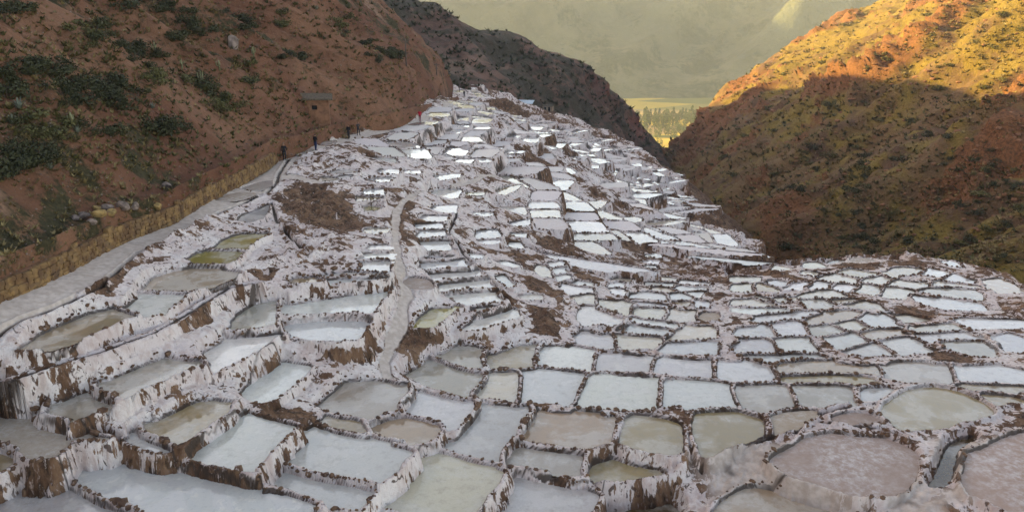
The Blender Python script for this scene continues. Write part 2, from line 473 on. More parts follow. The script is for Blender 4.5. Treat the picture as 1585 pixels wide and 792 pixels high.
# ---------------------------------------------------------------- the salt ponds: tile | outline | colour | few stones | label
TILE = {'A': (0, 592, 3.96), 'B': (400, 592, 3.96), 'C': (800, 592, 3.96), 'D': (1185, 592, 3.96), 'E': (0, 392, 3.96), 'F': (400, 392, 3.96),
        'G': (800, 392, 3.96), 'H': (1185, 392, 3.96), 'I': (200, 232, 4.95), 'J': (500, 232, 4.95), 'L': (420, 112, 4.95)}
PONDS = """A|350,500 480,430 800,472 1050,540 1400,622 1590,690 1890,775 1960,850 1500,900 1150,880 905,800 740,745 560,665 420,570|B||large blue grey pond with pale marbled crust, front left
A|-40,690 190,570 300,580 420,660 540,720 600,770 760,790 860,830 700,900 300,920 -200,900 -200,760|L||dull grey pond filling the bottom left corner
A|-60,420 60,430 110,460 95,500 0,560 -80,570|O||small olive pond cut by the lower left edge
A|-40,215 200,230 430,290 600,340 680,355 440,365 360,465 200,480 120,420 -40,350|D||dry cream salt flat between dark stones, lower left
A|200,215 500,72 705,128 690,160 460,245 400,260 250,225|G||grey green pond under the pink salt wall, beside dry cream flat
A|585,42 700,-20 880,-95 1010,-148 1130,-130 1215,-102 1100,-50 950,15 740,100 660,75|G||long grey green pond on the ledge above the streaked white wall
A|870,310 920,265 1220,118 1330,115 1430,160 1420,210 1300,300 1180,385 1110,400 1010,370|O||half shaded olive pond at the foot of the streaked white wall
A|770,360 840,318 900,345 1010,390 1060,430 1000,440 850,400|B||narrow blue wedge pond below the streaked white wall
A|1130,430 1370,270 1460,205 1590,215 1820,275 1760,325 1650,440 1610,490 1540,560 1380,530 1250,500 1160,470|T||bright sky blue pond with rounded left shore, front left
B|70,490 110,390 250,300 360,295 560,335 690,365 960,425 880,500 840,560 740,630 600,600 460,580 330,560 200,520|T||big pale turquoise pond with broken stone line along its front
B|0,540 60,520 200,545 340,590 500,620 720,665 690,700 640,760 600,790 500,780 300,720 150,670 0,600 -30,570|T||pale turquoise strip pond in front of the broken stone line
B|740,740 850,600 930,490 1000,440 1180,450 1290,490 1500,545 1480,610 1380,730 1330,800 1300,850 950,850 850,785 740,770|C||big cream pond at the bottom, left of a brown stone row
B|690,310 720,270 800,225 880,240 1080,275 1080,310 1020,390 900,380 780,355 700,335|N||small dull brown pond framed by white rims, front middle
B|400,225 540,255 650,270 660,300 640,315 540,300 440,265|O||thin olive sliver pond beside the thick brown bank
B|860,185 990,62 1150,100 1340,140 1290,230 1230,290 1200,310 1150,260 1060,225 900,195|B||pale blue four sided pond behind the small brown one
B|350,165 470,60 540,0 730,-10 830,10 945,55 840,170 780,200 690,225 500,195|G||grey pond with dark shaded corner below the white tower of salt
B|1190,380 1290,260 1385,140 1500,145 1690,175 1600,300 1540,370 1500,420 1470,490 1330,470 1200,430 1160,410|L||tall pale grey pond leaning right, behind the big cream one
F|870,770 1060,662 1120,680 1230,725 1380,755 1360,800 1280,885 1100,845 960,800|G||grey green pond at the foot of the brown earthen knob
F|1430,748 1596,742 1590,830 1585,905 1400,895 1310,880 1400,800|C||cream pond with slanted left side, middle of the flat
F|1100,640 1220,568 1340,575 1360,640 1345,710 1230,690 1170,665|G||small grey pond tucked under two white terrace walls
F|1405,650 1500,610 1590,570 1694,565 1680,640 1660,710 1430,712 1400,690|O||olive pond under the long streaked terrace wall, centre
G|130,690 150,600 230,570 480,600 470,660 450,735 340,720 190,705|W||pale white pond between two stone rows, left of wide flat row
G|500,615 840,640 820,700 800,740 490,735 480,700|L||grey lilac pond, second in the straight row of four
G|840,725 850,645 1190,665 1195,780 1040,770 870,740|B||light blue pond, third in the straight row of four
G|1230,670 1420,670 1560,715 1580,780 1450,790 1230,780|B||blue pond ending the straight row of four at right
G|50,720 190,720 410,750 360,850 320,935 100,925 20,915 40,800|T||pale pond with stone rows down both sides, flat centre
G|450,755 860,770 870,850 840,945 640,960 380,950 410,850|T||wide pale blue pond at the very middle of the flat
G|900,790 1100,790 1280,810 1310,900 1340,945 1050,960 1020,945 900,935 900,860|T||grey blue pond right of the middle stone row
C|1350,40 1640,25 1690,90 1705,155 1540,180 1400,165 1370,110|G||grey green pond with a diagonal stone line at its right
D|175,25 460,28 530,60 540,130 330,150 210,155 190,90|G||grey green pond left of the small white rimmed blue one
D|590,50 700,30 790,45 760,60 700,105 650,125 570,120|B|1|small blue pond hugging the white rim of the round olive pond
C|10,340 80,230 140,185 460,200 600,230 590,280 570,360 520,410 400,420 250,395 100,370|N||khaki pond with brown smudges, left of the white Y rim
C|630,370 640,280 690,210 780,205 950,235 1000,260 1000,330 1010,480 930,490 800,475 690,450 640,410|O|1|upright olive pond between two broad white salt rims
C|1095,200 1170,180 1350,185 1480,225 1540,265 1500,330 1330,390 1240,440 1150,490 1120,400 1090,300|O|1|murky olive brown pond right of the broad white rim
C|-80,480 -20,395 60,410 400,445 390,500 350,600 200,570 50,535 -60,525|G||flat khaki grey pond left of the olive crescent pond
C|420,600 460,500 530,465 700,475 950,520 1010,545 870,580 700,605 560,620|O|1|olive crescent pond above the dark dripping bank
C|-190,800 -60,640 -10,560 90,585 340,640 500,690 490,740 420,850 200,920 -200,920|L||pale grey pond at the bottom, right of a brown stone row
C|560,720 650,700 900,720 960,760 1000,790 1010,840 500,860 540,760|K|1|dark brown pool under the dripping bank at the bottom
C|1180,830 1260,720 1420,645 1560,665 1800,720 2050,780 2200,860 1200,880|N|1|tan pond cut off by the bottom edge, front right
D|700,190 760,120 880,50 1000,25 1150,45 1280,100 1380,160 1400,200 1250,245 1130,265 1030,300 900,310 780,285 760,245|O|1|large round olive pond ringed by a white salt rim
D|20,480 130,420 270,340 400,315 560,340 760,350 930,430 920,520 890,620 830,700 700,720 550,710 350,650 150,590 60,540|P|1|large dry pink salt pan with frosty streaks, front right
D|1120,390 1250,345 1290,355 1150,420 1130,600 1040,680 1000,660 1060,560|K|1|dark brown trench of water between two dry salt pans
D|1240,450 1330,420 1480,330 1700,300 1700,850 1450,800 1330,720 1215,690 1230,560|P|1|dry violet salt pan at the lower right edge
D|390,240 460,200 580,185 680,220 735,255 600,262|P|1|small dry tan triangle pan left of the round olive pond
D|40,215 150,180 320,172 250,240 150,300 60,320 30,280|D|1|dry cream pan left of the forked dark rill
D|1310,75 1460,85 1590,110 1650,140 1540,130 1470,125 1420,160 1370,110|O|1|thin olive pond right of the round olive one
D|1180,20 1300,25 1600,35 1600,60 1450,55 1250,40|O||narrow olive strip pond behind stone dots at the right edge
H|70,745 90,680 230,660 400,670 540,690 660,700 670,740 590,750 400,740 200,750|N||long tan pond with an even narrower olive one before it
H|90,790 110,765 400,755 600,765 680,790 690,815 540,800 300,805 130,800|O||long narrow olive pond in front of the long tan one
H|740,700 780,672 980,670 1090,690 1125,730 1130,790 1140,810 920,800 780,790|G||smooth grey green pond between two white rims behind the round pond
H|1170,700 1420,685 1584,720 1680,760 1700,810 1500,800 1200,785|B||wide blue grey pond at the right edge of the flat
G|1330,580 1390,537 1560,540 1590,600 1600,625 1400,620 1340,610|L||
H|50,535 250,525 320,600 300,612 90,620|T||
G|1410,635 1590,632 1880,640 1760,655 1600,665 1560,690 1440,655|B||
G|1330,500 1370,460 1550,445 1590,500 1590,520 1370,525|L||
H|30,445 190,422 240,490 240,515 70,520 50,480|B||
H|-90,420 0,385 150,370 330,362 250,390 200,405 20,435|B||
G|1310,365 1330,338 1500,345 1700,350 1650,370 1450,378|W||
G|1310,330 1320,290 1420,285 1540,310 1590,330 1450,338|C||
G|1310,240 1320,195 1420,192 1450,215 1400,245|C||
G|1310,180 1310,145 1490,148 1490,175 1440,185|C||
G|1450,205 1520,190 1600,235 1590,250 1500,235|O||
G|1470,275 1584,260 1650,280 1600,300 1520,300|O||
G|370,410 380,350 440,330 560,375 650,420 660,440 560,440 400,440|W||milky white tub pond with tall front wall, centre
G|350,515 400,488 590,515 600,590 480,580 380,555|B||
G|615,580 620,505 880,520 830,580 700,595|C||
G|905,590 960,560 1220,545 1220,630 1080,625 900,620|B||
G|920,545 960,490 1030,450 1210,450 1220,530 1000,545|C||
G|640,490 660,455 720,445 950,475 920,500 880,510 700,500|B||
G|715,405 760,415 960,440 1000,455 950,465 830,460 720,430|W||
G|720,380 715,345 920,350 890,410 800,405|C||
G|905,415 950,348 1090,360 1090,410 1030,430|C||
G|1120,375 1230,365 1240,410 1150,420 1110,400|D|1|
G|500,320 530,290 690,305 690,350 660,380 640,375|C||
G|355,270 440,255 470,290 460,320 380,320|C||
G|260,215 290,195 460,225 460,245 380,260 330,260|W||
G|290,185 400,175 470,180 460,215 380,215|W||
G|700,275 760,240 910,260 910,290 850,290|B||
G|940,285 950,250 1050,260 1050,290 980,295|B||
G|965,235 985,205 1170,210 1140,235|B||
G|980,195 1010,165 1185,185 1180,205|W||
G|790,205 790,178 960,190 945,215|W||
G|820,220 930,220 960,230 930,250 850,245|N||
G|840,165 850,142 980,155 970,180|C||
G|1070,245 1140,242 1125,270 1065,265|W||
G|1080,325 1110,295 1180,300 1170,340|B||
G|980,305 1060,300 1070,320 1000,322|O||
G|560,215 570,185 650,190 650,215|W||
G|580,250 590,220 650,230 640,260|W||
G|590,160 620,148 690,160 690,190 640,185|C||
G|640,130 650,90 760,100 740,135|C||
G|700,320 720,300 920,320 900,340|B||
G|110,110 130,70 190,95 210,140 160,150|C||
G|215,110 280,90 300,125 240,130|W||
G|230,150 300,130 330,165 270,170|W||
G|190,60 280,55 280,80 210,85|W||
G|60,290 10,265 90,250 160,260 160,295|C||
G|790,10 880,5 885,30 790,28|W||
G|775,50 870,48 865,68 775,68|W||
G|790,78 860,78 850,92 790,92|W||
G|790,100 850,100 830,128 795,128|W||
F|150,370 160,330 300,305 500,275 700,235 820,215 790,260 720,330 680,375 560,378 350,395 180,400|W||long gleaming pond tapering right below the brown streaked wall
F|165,480 170,430 400,395 660,410 650,480 610,530 500,550 300,540 220,510|B||half white half blue pond above the cave like bank
F|-160,430 -120,380 0,305 90,295 100,370 100,440 0,470 -130,480|G||shaded rippling pond left of the long gleaming one
E|1245,620 1400,535 1500,510 1700,508 1640,570 1520,640 1420,690 1330,735 1310,690|W||brightly gleaming rippled pond on the left terraces
F|-110,870 -40,800 60,700 140,668 330,695 280,760 190,830 100,910 40,925 -30,915|W||gleaming pond on the ledge below, left of white salt tower
F|630,110 650,55 800,48 800,125 700,118 620,115|W||square glaring white pond left of the central footpath
F|640,45 680,0 810,-10 805,38|W||small glaring pond left of the central footpath, one step higher
F|400,170 560,152 800,158 700,172 520,187 420,187|W||thin white sliver pond atop the brown streaked wall
F|190,190 220,155 380,160 370,185 280,190|O||
F|390,147 480,130 640,130 790,140 600,148|W||
F|940,465 980,410 1060,345 1230,335 1150,400 1080,460|Y||bright green gold pond on the ledge right of the footpath
F|1230,480 1330,420 1500,360 1584,350 1600,395 1500,425 1360,475|W||white wedge pond atop the long streaked terrace wall
F|1000,108 1010,60 1240,40 1300,93 1150,103|B||top step of the pond ladder right of the central footpath
F|1000,138 1150,112 1340,112 1360,143 1200,160 1080,170|W||second step of the pond ladder right of the central footpath
F|1100,225 1130,190 1400,167 1430,213 1300,222 1120,236|W||third step of the pond ladder, white, right of the footpath
F|1120,270 1300,245 1440,240 1490,308 1380,318 1280,328|W||lowest broad step of the pond ladder right of the footpath
F|1300,340 1400,325 1500,322 1440,340 1360,358|W||
F|880,210 890,165 950,150 1040,165 1080,210 1050,235 940,225|D|1|
F|1020,45 1100,20 1200,25 1180,35|B||
F|1450,150 1500,135 1580,205 1540,215|B||
F|1420,60 1520,50 1600,75 1590,95|W||
F|1280,0 1380,10 1370,40 1320,40|W||
E|110,600 200,545 260,500 400,440 540,380 650,355 770,375 800,390 620,480 480,545 300,595|N||long tan pond under the footpath at the left edge
E|780,345 880,255 1000,250 1110,262 1110,290 1000,370 930,390 830,380|W||white crusted pond right of the long tan pond by the path
E|885,225 950,150 1090,108 1300,105 1480,120 1430,150 1280,215 1130,240 980,245|N||glossy tan pond below the two green ones by the path
E|1150,45 1220,0 1440,-10 1480,5 1430,60 1200,60|Y||lower of two green gold ponds beside the footpath
I|655,760 720,700 850,650 1080,645 980,700 870,770|Y||upper of two green gold ponds beside the footpath
I|830,550 880,500 1000,460 1070,420 1060,470 1020,530 930,565|B||blue white pond nestled under the footpath junction
I|840,310 930,265 1080,235 1090,270 1000,318|L||dusky blue pond at the foot of the stone wall
I|640,400 780,330 985,330 900,375 790,400|D|1|pale dry salt pad along the foot of the stone wall
I|910,140 1020,115 1080,145 1000,150|D|1|
L|140,612 250,572 345,600 210,632|B||
L|355,535 500,520 480,560 380,578|B||
L|465,492 580,482 588,497 465,510|O||
J|10,185 150,150 270,155 260,178 100,186|B||
J|40,215 200,200 250,203 100,225|W||
J|0,250 0,215 70,212 95,240|O||
J|400,180 460,150 580,150 580,188 450,190|B||
J|330,250 370,218 540,215 500,250|L||
J|310,350 320,310 470,300 460,350|B||
J|260,395 270,365 430,365 430,403|O||
J|325,475 330,430 430,425 420,470|Y||
J|300,640 330,605 500,600 490,640 400,655|O||
J|345,778 360,735 500,730 505,785|W||
J|810,480 860,430 1030,420 1010,488|B||
J|720,550 780,505 970,508 930,556|L||
J|700,610 720,572 910,568 920,608|B||
J|710,670 760,625 930,625 940,676|B||
J|740,760 760,710 940,692 980,750 970,785|W||
J|600,190 620,158 750,160 740,188|B||
J|820,220 900,190 1060,180 1040,210 900,240|L||
J|1000,105 1030,75 1160,75 1130,108|B||
J|1170,680 1180,625 1330,610 1370,668 1250,676|B||
J|1190,722 1200,702 1360,697 1340,720 1250,730|W||
J|1420,660 1450,640 1560,640 1550,680|W||
J|1420,750 1430,710 1510,710 1550,765|W||
J|1100,355 1110,325 1240,325 1230,352|Y||
J|1330,340 1350,300 1520,265 1480,310 1390,350|O||
J|1140,515 1150,480 1300,480 1310,510|B||
J|1430,600 1440,560 1584,530 1580,580|B||
H|250,410 320,380 490,350 560,360 570,385 480,415 380,440 280,445|N||tan pond atop the promontory, left of the pale blue square
H|280,465 400,447 480,490 380,508 300,503|G||
H|420,437 540,415 640,465 520,483|C||
H|570,400 620,380 720,380 830,460 700,463 640,458|B||
H|370,530 550,497 620,545 510,590 440,590|L||
H|590,502 660,482 820,478 850,500 730,528 640,538|N||
H|500,620 540,590 690,553 780,620 620,640|L||
H|700,560 780,527 880,527 1040,610 800,625|L||large lilac fan shaped pond on the promontory
H|950,520 960,507 1200,487 1340,530 1080,540 1000,548|L||
H|890,460 1130,432 1210,475 960,498|G||
H|1100,560 1090,548 1330,551 1430,640 1280,640 1120,590|G||
H|1160,410 1200,400 1584,412 1650,460 1280,470|B||
H|1400,510 1500,492 1584,520 1700,570 1650,610 1500,615|L||
H|920,300 930,264 1330,314 1360,360 1080,350|B||long light blue wedge pond on the far promontory
H|960,240 1040,218 1200,218 1320,242 1330,298 1100,268|G||
H|1020,210 1030,177 1180,183 1300,208 1250,213|C||
H|1350,165 1430,155 1500,180 1590,240 1440,255 1380,220|N||tan corner pond at the far right tip of the promontory
H|1110,150 1170,130 1280,175 1240,190 1120,180|L||
H|980,135 1010,95 1110,115 1080,150|W||
H|720,130 790,90 900,90 960,105 880,135 780,150|N||
H|450,115 520,95 670,125 680,145 570,155|O||dark olive pond before the grey bank on the promontory rim
H|330,165 420,130 570,160 530,190 420,185|C||
H|590,175 700,137 770,165 730,200 640,185|C||
H|735,200 790,167 1000,187 1000,215 880,215|C||
H|720,265 730,217 800,207 890,230 830,285 750,280|C||
H|560,235 630,192 710,225 690,260 600,250|C||
H|400,210 480,187 560,210 470,240|W||
H|240,215 340,177 410,192 350,230|W||
H|130,225 170,192 250,182 270,192 220,225|W||
H|150,285 260,247 400,232 500,265 470,280 220,283|C||
H|225,307 240,292 370,294 410,325 370,345 270,345|G||
H|400,300 420,287 560,290 500,310|N||
H|500,325 590,302 680,307 730,350 590,345|N||
H|750,390 870,380 1040,420 940,430 850,445|O||sunken olive pool under a dark curved bank on the promontory
H|230,95 240,60 320,55 390,95 300,100|C||
H|220,130 230,110 320,120 300,145|C||
H|0,195 60,165 130,180 110,205|B||
H|30,110 60,75 150,90 140,115|C||
H|0,285 0,262 80,270 50,300|C||
H|1070,50 1160,50 1210,95 1140,85|B||
H|520,60 520,30 620,30 700,60|D|1|
H|360,80 400,45 470,40 490,62 420,85|K|1|"""
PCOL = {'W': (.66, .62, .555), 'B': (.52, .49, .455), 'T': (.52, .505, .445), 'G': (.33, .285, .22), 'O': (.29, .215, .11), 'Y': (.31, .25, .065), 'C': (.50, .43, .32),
        'N': (.36, .265, .165), 'K': (.09, .055, .025), 'L': (.44, .405, .375), 'D': (.38, .30, .23), 'P': (.34, .25, .195), 'S': (.70, .63, .57)}
PWORD = {'W': 'milky white', 'B': 'pale blue', 'T': 'pale turquoise', 'G': 'grey green', 'O': 'olive', 'Y': 'green gold', 'C': 'cream', 'N': 'tan', 'K': 'dark brown', 'L': 'lilac grey', 'D': 'dry cream', 'P': 'dry pink', 'S': 'salt crusted'}

def chaikin(p, it=1, q=0.22):
    for _ in range(it):
        n = len(p); o = []
        for i in range(n):
            a = p[i]; b = p[(i + 1) % n]
            o.append(a * (1 - q) + b * q); o.append(a * q + b * (1 - q))
        p = np.array(o)
    return p

def grow(poly, e):
    ar = np.dot(poly[:, 0], np.roll(poly[:, 1], -1)) - np.dot(poly[:, 1], np.roll(poly[:, 0], -1))
    t = np.roll(poly, -1, 0) - np.roll(poly, 1, 0); t /= np.linalg.norm(t, axis=1, keepdims=True) + 1e-9
    return poly + np.stack([t[:, 1], -t[:, 0]], 1) * (e if ar > 0 else -e)

class Pond: pass
ponds = []
for row in PONDS.split('\n'):
    t, pt, col, few, label = row.split('|')
    x0, y0, s = TILE[t]
    px = np.array([[x0 + float(a.split(',')[0]) / s, y0 + float(a.split(',')[1]) / s] for a in pt.split()])
    cpx = px.mean(0)
    L = float(cast(cpx[0], cpx[1])[2])
    if col == 'K' : L -= 0.55
    if 'sunken' in label: L -= 0.35
    q = Pond()
    q.px = px; q.cpx = cpx; q.L = L
    q.poly = np.array([at_z(a, b, L)[:2] for a, b in px]); q.poly = chaikin(q.poly, 2) if few else chaikin(q.poly, 1, 0.10)
    q.poly = grow(q.poly, 0.02)
    q.col = col; q.few = bool(few); q.label = label; q.traced = True
    ponds.append(q)

# smaller ponds down the fan of terraces: rows that follow the contour of the slope
FANPX = [(545, 222), (600, 208), (650, 192), (690, 168), (700, 140), (702, 128), (738, 128), (762, 152), (815, 172), (850, 182), (940, 214), (984, 240), (1040, 270), (1100, 344), (1148, 385), (1180, 403),
         (1125, 428), (1090, 425), (985, 425), (960, 415), (880, 412), (830, 405), (790, 400), (735, 390), (700, 330), (690, 300), (620, 300), (560, 268)]
FAN = np.array([cast(*q)[:2] for q in FANPX])
occ = [q.poly for q in ponds]
obb = np.array([[*p.min(0), *p.max(0)] for p in occ])

def blocked(c, poly):
    pts = np.concatenate([poly, c[None], (poly + c) / 2])
    lo = poly.min(0) - 0.5; hi = poly.max(0) + 0.5
    for i in np.nonzero((obb[:, 0] < hi[0]) & (obb[:, 2] > lo[0]) & (obb[:, 1] < hi[1]) & (obb[:, 3] > lo[1]))[0]:
        if (sdist(pts[:, 0], pts[:, 1], occ[i]) < 0.45).any() : return True
    return False

XS = np.arange(-34, 62, 0.5); YS = np.arange(58, 262, 0.5)
GX, GY = np.meshgrid(XS, YS)
GZ = base(GX, GY)
GZm = np.minimum.accumulate(GZ, axis=1) - 0.0005 * (GX - XS[0])      # along +x the slope only goes down
zlev = -15.2; levels = []
while zlev > -41:
    levels.append(zlev); zlev -= random.uniform(1.2, 2.8)
def cx(z, y):
    j = min(max((y - YS[0]) / 0.5, 0), len(YS) - 1.001); i = int(j); f = j - i
    a = np.interp(-z, -GZm[i], XS); b = np.interp(-z, -GZm[i + 1], XS)
    return a * (1 - f) + b * f
gen = []
for k in range(len(levels) - 1):
    y = 58 + random.uniform(0, 3)
    while y < 258:
        wy = random.uniform(2.6, 6.5)
        y1 = y + wy
        a0, a1 = cx(levels[k], y), cx(levels[k], y1); b0, b1 = cx(levels[k + 1], y), cx(levels[k + 1], y1)
        w = ((b0 - a0) + (b1 - a1)) / 2
        nsp = 1 if w < 5.2 else int(round(w / 3.6))
        for s in range(nsp):
            f0, f1 = s / nsp, (s + 1) / nsp
            g = 0.22
            Pq = np.array([[a0 + (b0 - a0) * f0 + g, y + g], [a0 + (b0 - a0) * f1 - g, y + g], [a1 + (b1 - a1) * f1 - g, y1 - g], [a1 + (b1 - a1) * f0 + g, y1 - g]])
            Pq += RNG.uniform(-0.22, 0.22, (4, 2))
            c = Pq.mean(0)
            if w < 1.3 or w / nsp > 7: continue
            if sdist(np.array([c[0]]), np.array([c[1]]), FAN)[0] > -0.3: continue
            if fbm(np.array([c[0] * .07]), np.array([c[1] * .045]), 3, 77)[0] > 0.30: continue      # bare earth scars
            if random.random() < 0.05: continue
            q = Pond(); q.poly = chaikin(Pq, 1, 0.14); q.L = levels[k] - (levels[k] - levels[k + 1]) * (0.45 + 0.25 * f0) + random.uniform(-.12, .12)
            if blocked(c, q.poly): continue
            q.col = random.choice('WBBLLCCNGSSSSSSS'); q.few = False; q.label = ''; q.traced = False
            q.cpx = np.array(to_px((c[0], c[1], q.L))[:2])
            gen.append(q)
        y = y1 + random.uniform(0.0, 0.25)
for q in gen:
    pp = np.array([to_px((x, y, q.L))[:2] for x, y in q.poly])
    q.area = 0.5 * abs(np.dot(pp[:, 0], np.roll(pp[:, 1], 1)) - np.dot(pp[:, 1], np.roll(pp[:, 0], 1)))
gen.sort(key=lambda q: -q.area)
NIND = 300 - len(ponds)
for i, q in enumerate(gen): q.mass = i >= NIND
for q in ponds: q.mass = False
print('ponds traced', len(ponds), 'fan', len(gen))
ponds += gen

# ---------------------------------------------------------------- footpaths and rills (picture points lying on the salt land)
def gl(pts): return np.array([cast(*p)[:2] for p in pts])
def tl(t, s):
    x0, y0, k = TILE[t]
    return [(x0 + float(a.split(',')[0]) / k, y0 + float(a.split(',')[1]) / k) for a in s.split()]
PATHS = [(gl([(-150, 565), (-60, 522), (0, 492), (63, 465), (120, 437), (165, 410), (215, 381), (270, 356), (320, 328), (370, 306), (405, 291), (425, 277), (437, 256), (450, 243), (490, 229), (545, 212), (600, 200), (650, 188), (690, 170), (712, 155)]), 0.8),
         (gl([(425, 277), (450, 274), (480, 280), (515, 279)]), 0.6),
         (gl([(600, 585), (595, 560), (603, 535), (620, 500), (628, 455), (622, 430), (614, 400), (612, 360), (613, 330), (625, 314), (650, 300), (690, 291), (720, 284), (770, 272)]), 0.28)]
RILLS = [gl([(-40, 605)] + tl('E', '0,795 300,690 620,600 760,545 950,480 1150,370 1400,210 1584,170')),
         gl([(-40, 535)] + tl('E', '0,492 250,362 480,272 620,217 700,132 850,2') + tl('I', '400,650 700,480 1050,340 1130,250 1150,180 1220,70')),
         gl(tl('C', '1130,545 1250,455 1420,385 1584,332') + tl('D', '180,320 240,250 340,195 440,165 560,140')),
         gl(tl('D', '340,245 500,262 700,285 850,325')),
         gl(tl('J', '1040,480 960,630 1060,760') + tl('F', '1250,0 1400,130 1470,200 1545,315')),
         gl(tl('C', '0,550 330,625 520,625 640,600')),
         gl(tl('I', '1090,400 1130,540 1250,700 1400,830'))]

# ---------------------------------------------------------------- the salt land: one height field, finer near by
TH0, TH1, DTH = -R(43), R(43), 0.00165
THS = np.arange(TH0, TH1, DTH)
RS = [21.5]
while RS[-1] < 300: RS.append(RS[-1] * (1 + (0.0028 if RS[-1] < 27 else 0.0021 if RS[-1] < 72 else 0.0036)))
RS = np.array(RS)
NT_, NR_ = len(THS), len(RS)
TH, RR = np.meshgrid(THS, RS)
X = RR * np.sin(TH); Y = RR * np.cos(TH)
Hb0 = ground(X, Y)
Hb = Hb0 + 0.10 * fbm(X * .5, Y * .5, 4, 3) + 0.05 * fbm(X * 2.1, Y * 2.1, 3, 4)
LO = np.full(X.shape, -1e9); UP = np.full(X.shape, 1e9)
OWN = np.full(X.shape, -1, np.int32); UOWN = np.full(X.shape, -1, np.int32)
INS = np.full(X.shape, -1, np.int32); BED = np.zeros(X.shape); DMIN = np.full(X.shape, 1e9); LINE = np.zeros(X.shape); D1 = np.full(X.shape, 1e9); D2 = np.full(X.shape, 1e9); I1 = np.zeros(X.shape, np.int32); I2 = np.zeros(X.shape, np.int32)
wob = 0.045 * fbm(X * 1.1, Y * 1.1, 3, 8) + 0.03 * vnoise(X * 4.3, Y * 4.3, 9)
wob2 = 0.26 * fbm(X * .8, Y * .8, 3, 12) + 0.17 * vnoise(X * 2.7, Y * 2.7, 13) + 0.09 * vnoise(X * 7.3, Y * 7.3, 14)
rimn = 0.165 + 0.06 * fbm(X * 1.6, Y * 1.6, 3, 10)
LVL = np.array([q.L for q in ponds])

def window(q):
    mn, mx = q.poly.min(0) - 3.2, q.poly.max(0) + 3.2
    cs = np.array([[mn[0], mn[1]], [mx[0], mn[1]], [mn[0], mx[1]], [mx[0], mx[1]], [min(max(0, mn[0]), mx[0]), mn[1]]])
    th = np.arctan2(cs[:, 0], cs[:, 1]); rr = np.hypot(cs[:, 0], cs[:, 1])
    t0 = max(0, int((th.min() - TH0) / DTH)); t1 = min(NT_, int((th.max() - TH0) / DTH) + 2)
    r0 = max(0, int(np.searchsorted(RS, rr.min())) - 1); r1 = min(NR_, int(np.searchsorted(RS, rr.max())) + 2)
    return (slice(r0, r1), slice(t0, t1)) if t1 > t0 and r1 > r0 else None

DS = []
for i, q in enumerate(ponds):                      # first pass: which two ponds lie nearest
    S = window(q)
    if S is None: DS.append(None); continue
    d = sdist(X[S], Y[S], q.poly).astype(np.float32); DS.append((S, d))
    m = d < D1[S]; m2 = ~m & (d < D2[S])
    D2[S][m] = D1[S][m]; I2[S][m] = I1[S][m]; D1[S][m] = d[m]; I1[S][m] = i; D2[S][m2] = d[m2]; I2[S][m2] = i
water_quads = {}
vi = np.arange(X.size).reshape(X.shape)
for i, q in enumerate(ponds):                      # second pass: neighbours on one level share one thin rim
    if DS[i] is None: continue
    S, d = DS[i]
    cell = np.maximum(0.07, RR[S] * 0.0023)
    first = I1[S] == i
    other = np.where(first, D2[S], D1[S]); oi_ = np.where(first, I2[S], I1[S])
    alike = (np.abs(LVL[oi_] - q.L) < 0.55) & (other < 50)
    rh = np.maximum(0.135 if not q.few else 0.19, cell * 1.25)
    g = 0.05 + (0.06 if q.few else 0.32 if q.traced else 0.15) * np.clip((1.0 - other) / 0.4, 0, 1) * alike
    dd = np.where(alike, np.maximum(d - g, (d - other) / 2 + rh), d - 0.03) + wob[S] * np.clip(1.6 - d, 0.2, 1)
    rim = rimn[S] * (0.95 if not q.few else 1.15) * np.clip(1.25 - RR[S] * .008, .6, 1)
    crest = rim * np.clip(dd / (cell * 0.55), 0, 1)
    rw = np.maximum(0.19, cell * 1.4)
    d2 = dd + wob2[S] * np.clip((dd - 0.2) * 2.5, 0, 1) * 0.8
    lo = q.L + crest - 5.2 * np.maximum(0, d2 - rw)
    up = q.L + crest + 4.2 * np.maximum(0, d2 - 0.14)
    ins = dd < 0
    out = ~ins
    m = out & (lo > LO[S]); LO[S][m] = lo[m]; OWN[S][m] = i
    m = out & (up < UP[S]); UP[S][m] = up[m]; UOWN[S][m] = i
    m = ins & ((INS[S] < 0) | (BED[S] < q.L - 0.6))
    bed = q.L - np.minimum(0.3, -dd * 1.3 + 0.02)
    BED[S][m] = bed[m]; INS[S][m] = i
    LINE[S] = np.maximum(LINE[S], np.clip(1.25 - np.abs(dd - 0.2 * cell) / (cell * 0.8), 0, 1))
    DMIN[S] = np.minimum(DMIN[S], np.maximum(dd, 0))
    wv = ins | (dd < 0.02)
    any_ = wv[:-1, :-1] | wv[1:, :-1] | wv[:-1, 1:] | wv[1:, 1:]
    v = vi[S]
    water_quads[i] = np.stack([v[:-1, :-1], v[:-1, 1:], v[1:, 1:], v[1:, :-1]], -1)[any_]
    INSIDE_DEEP = None
Hh = np.minimum(Hb, UP); Hh = np.maximum(Hh, LO)
own = np.where((LO > np.minimum(Hb, UP) - 0.02) & (OWN >= 0), OWN, np.where((UP < Hb) & (DMIN < 1.6), UOWN, -1))
# a bank that stands higher than a pond keeps its foot in that pond
ii = INS >= 0
lvl_in = LVL[np.maximum(INS, 0)]
over = ii & (LO > lvl_in + 0.05) & (LVL[np.maximum(OWN, 0)] > lvl_in + 0.25)
Hh = np.where(ii & ~over, BED, Hh); own = np.where(ii & ~over, INS, own)
Hh = np.where(over, LO, Hh); own = np.where(over, OWN, own)
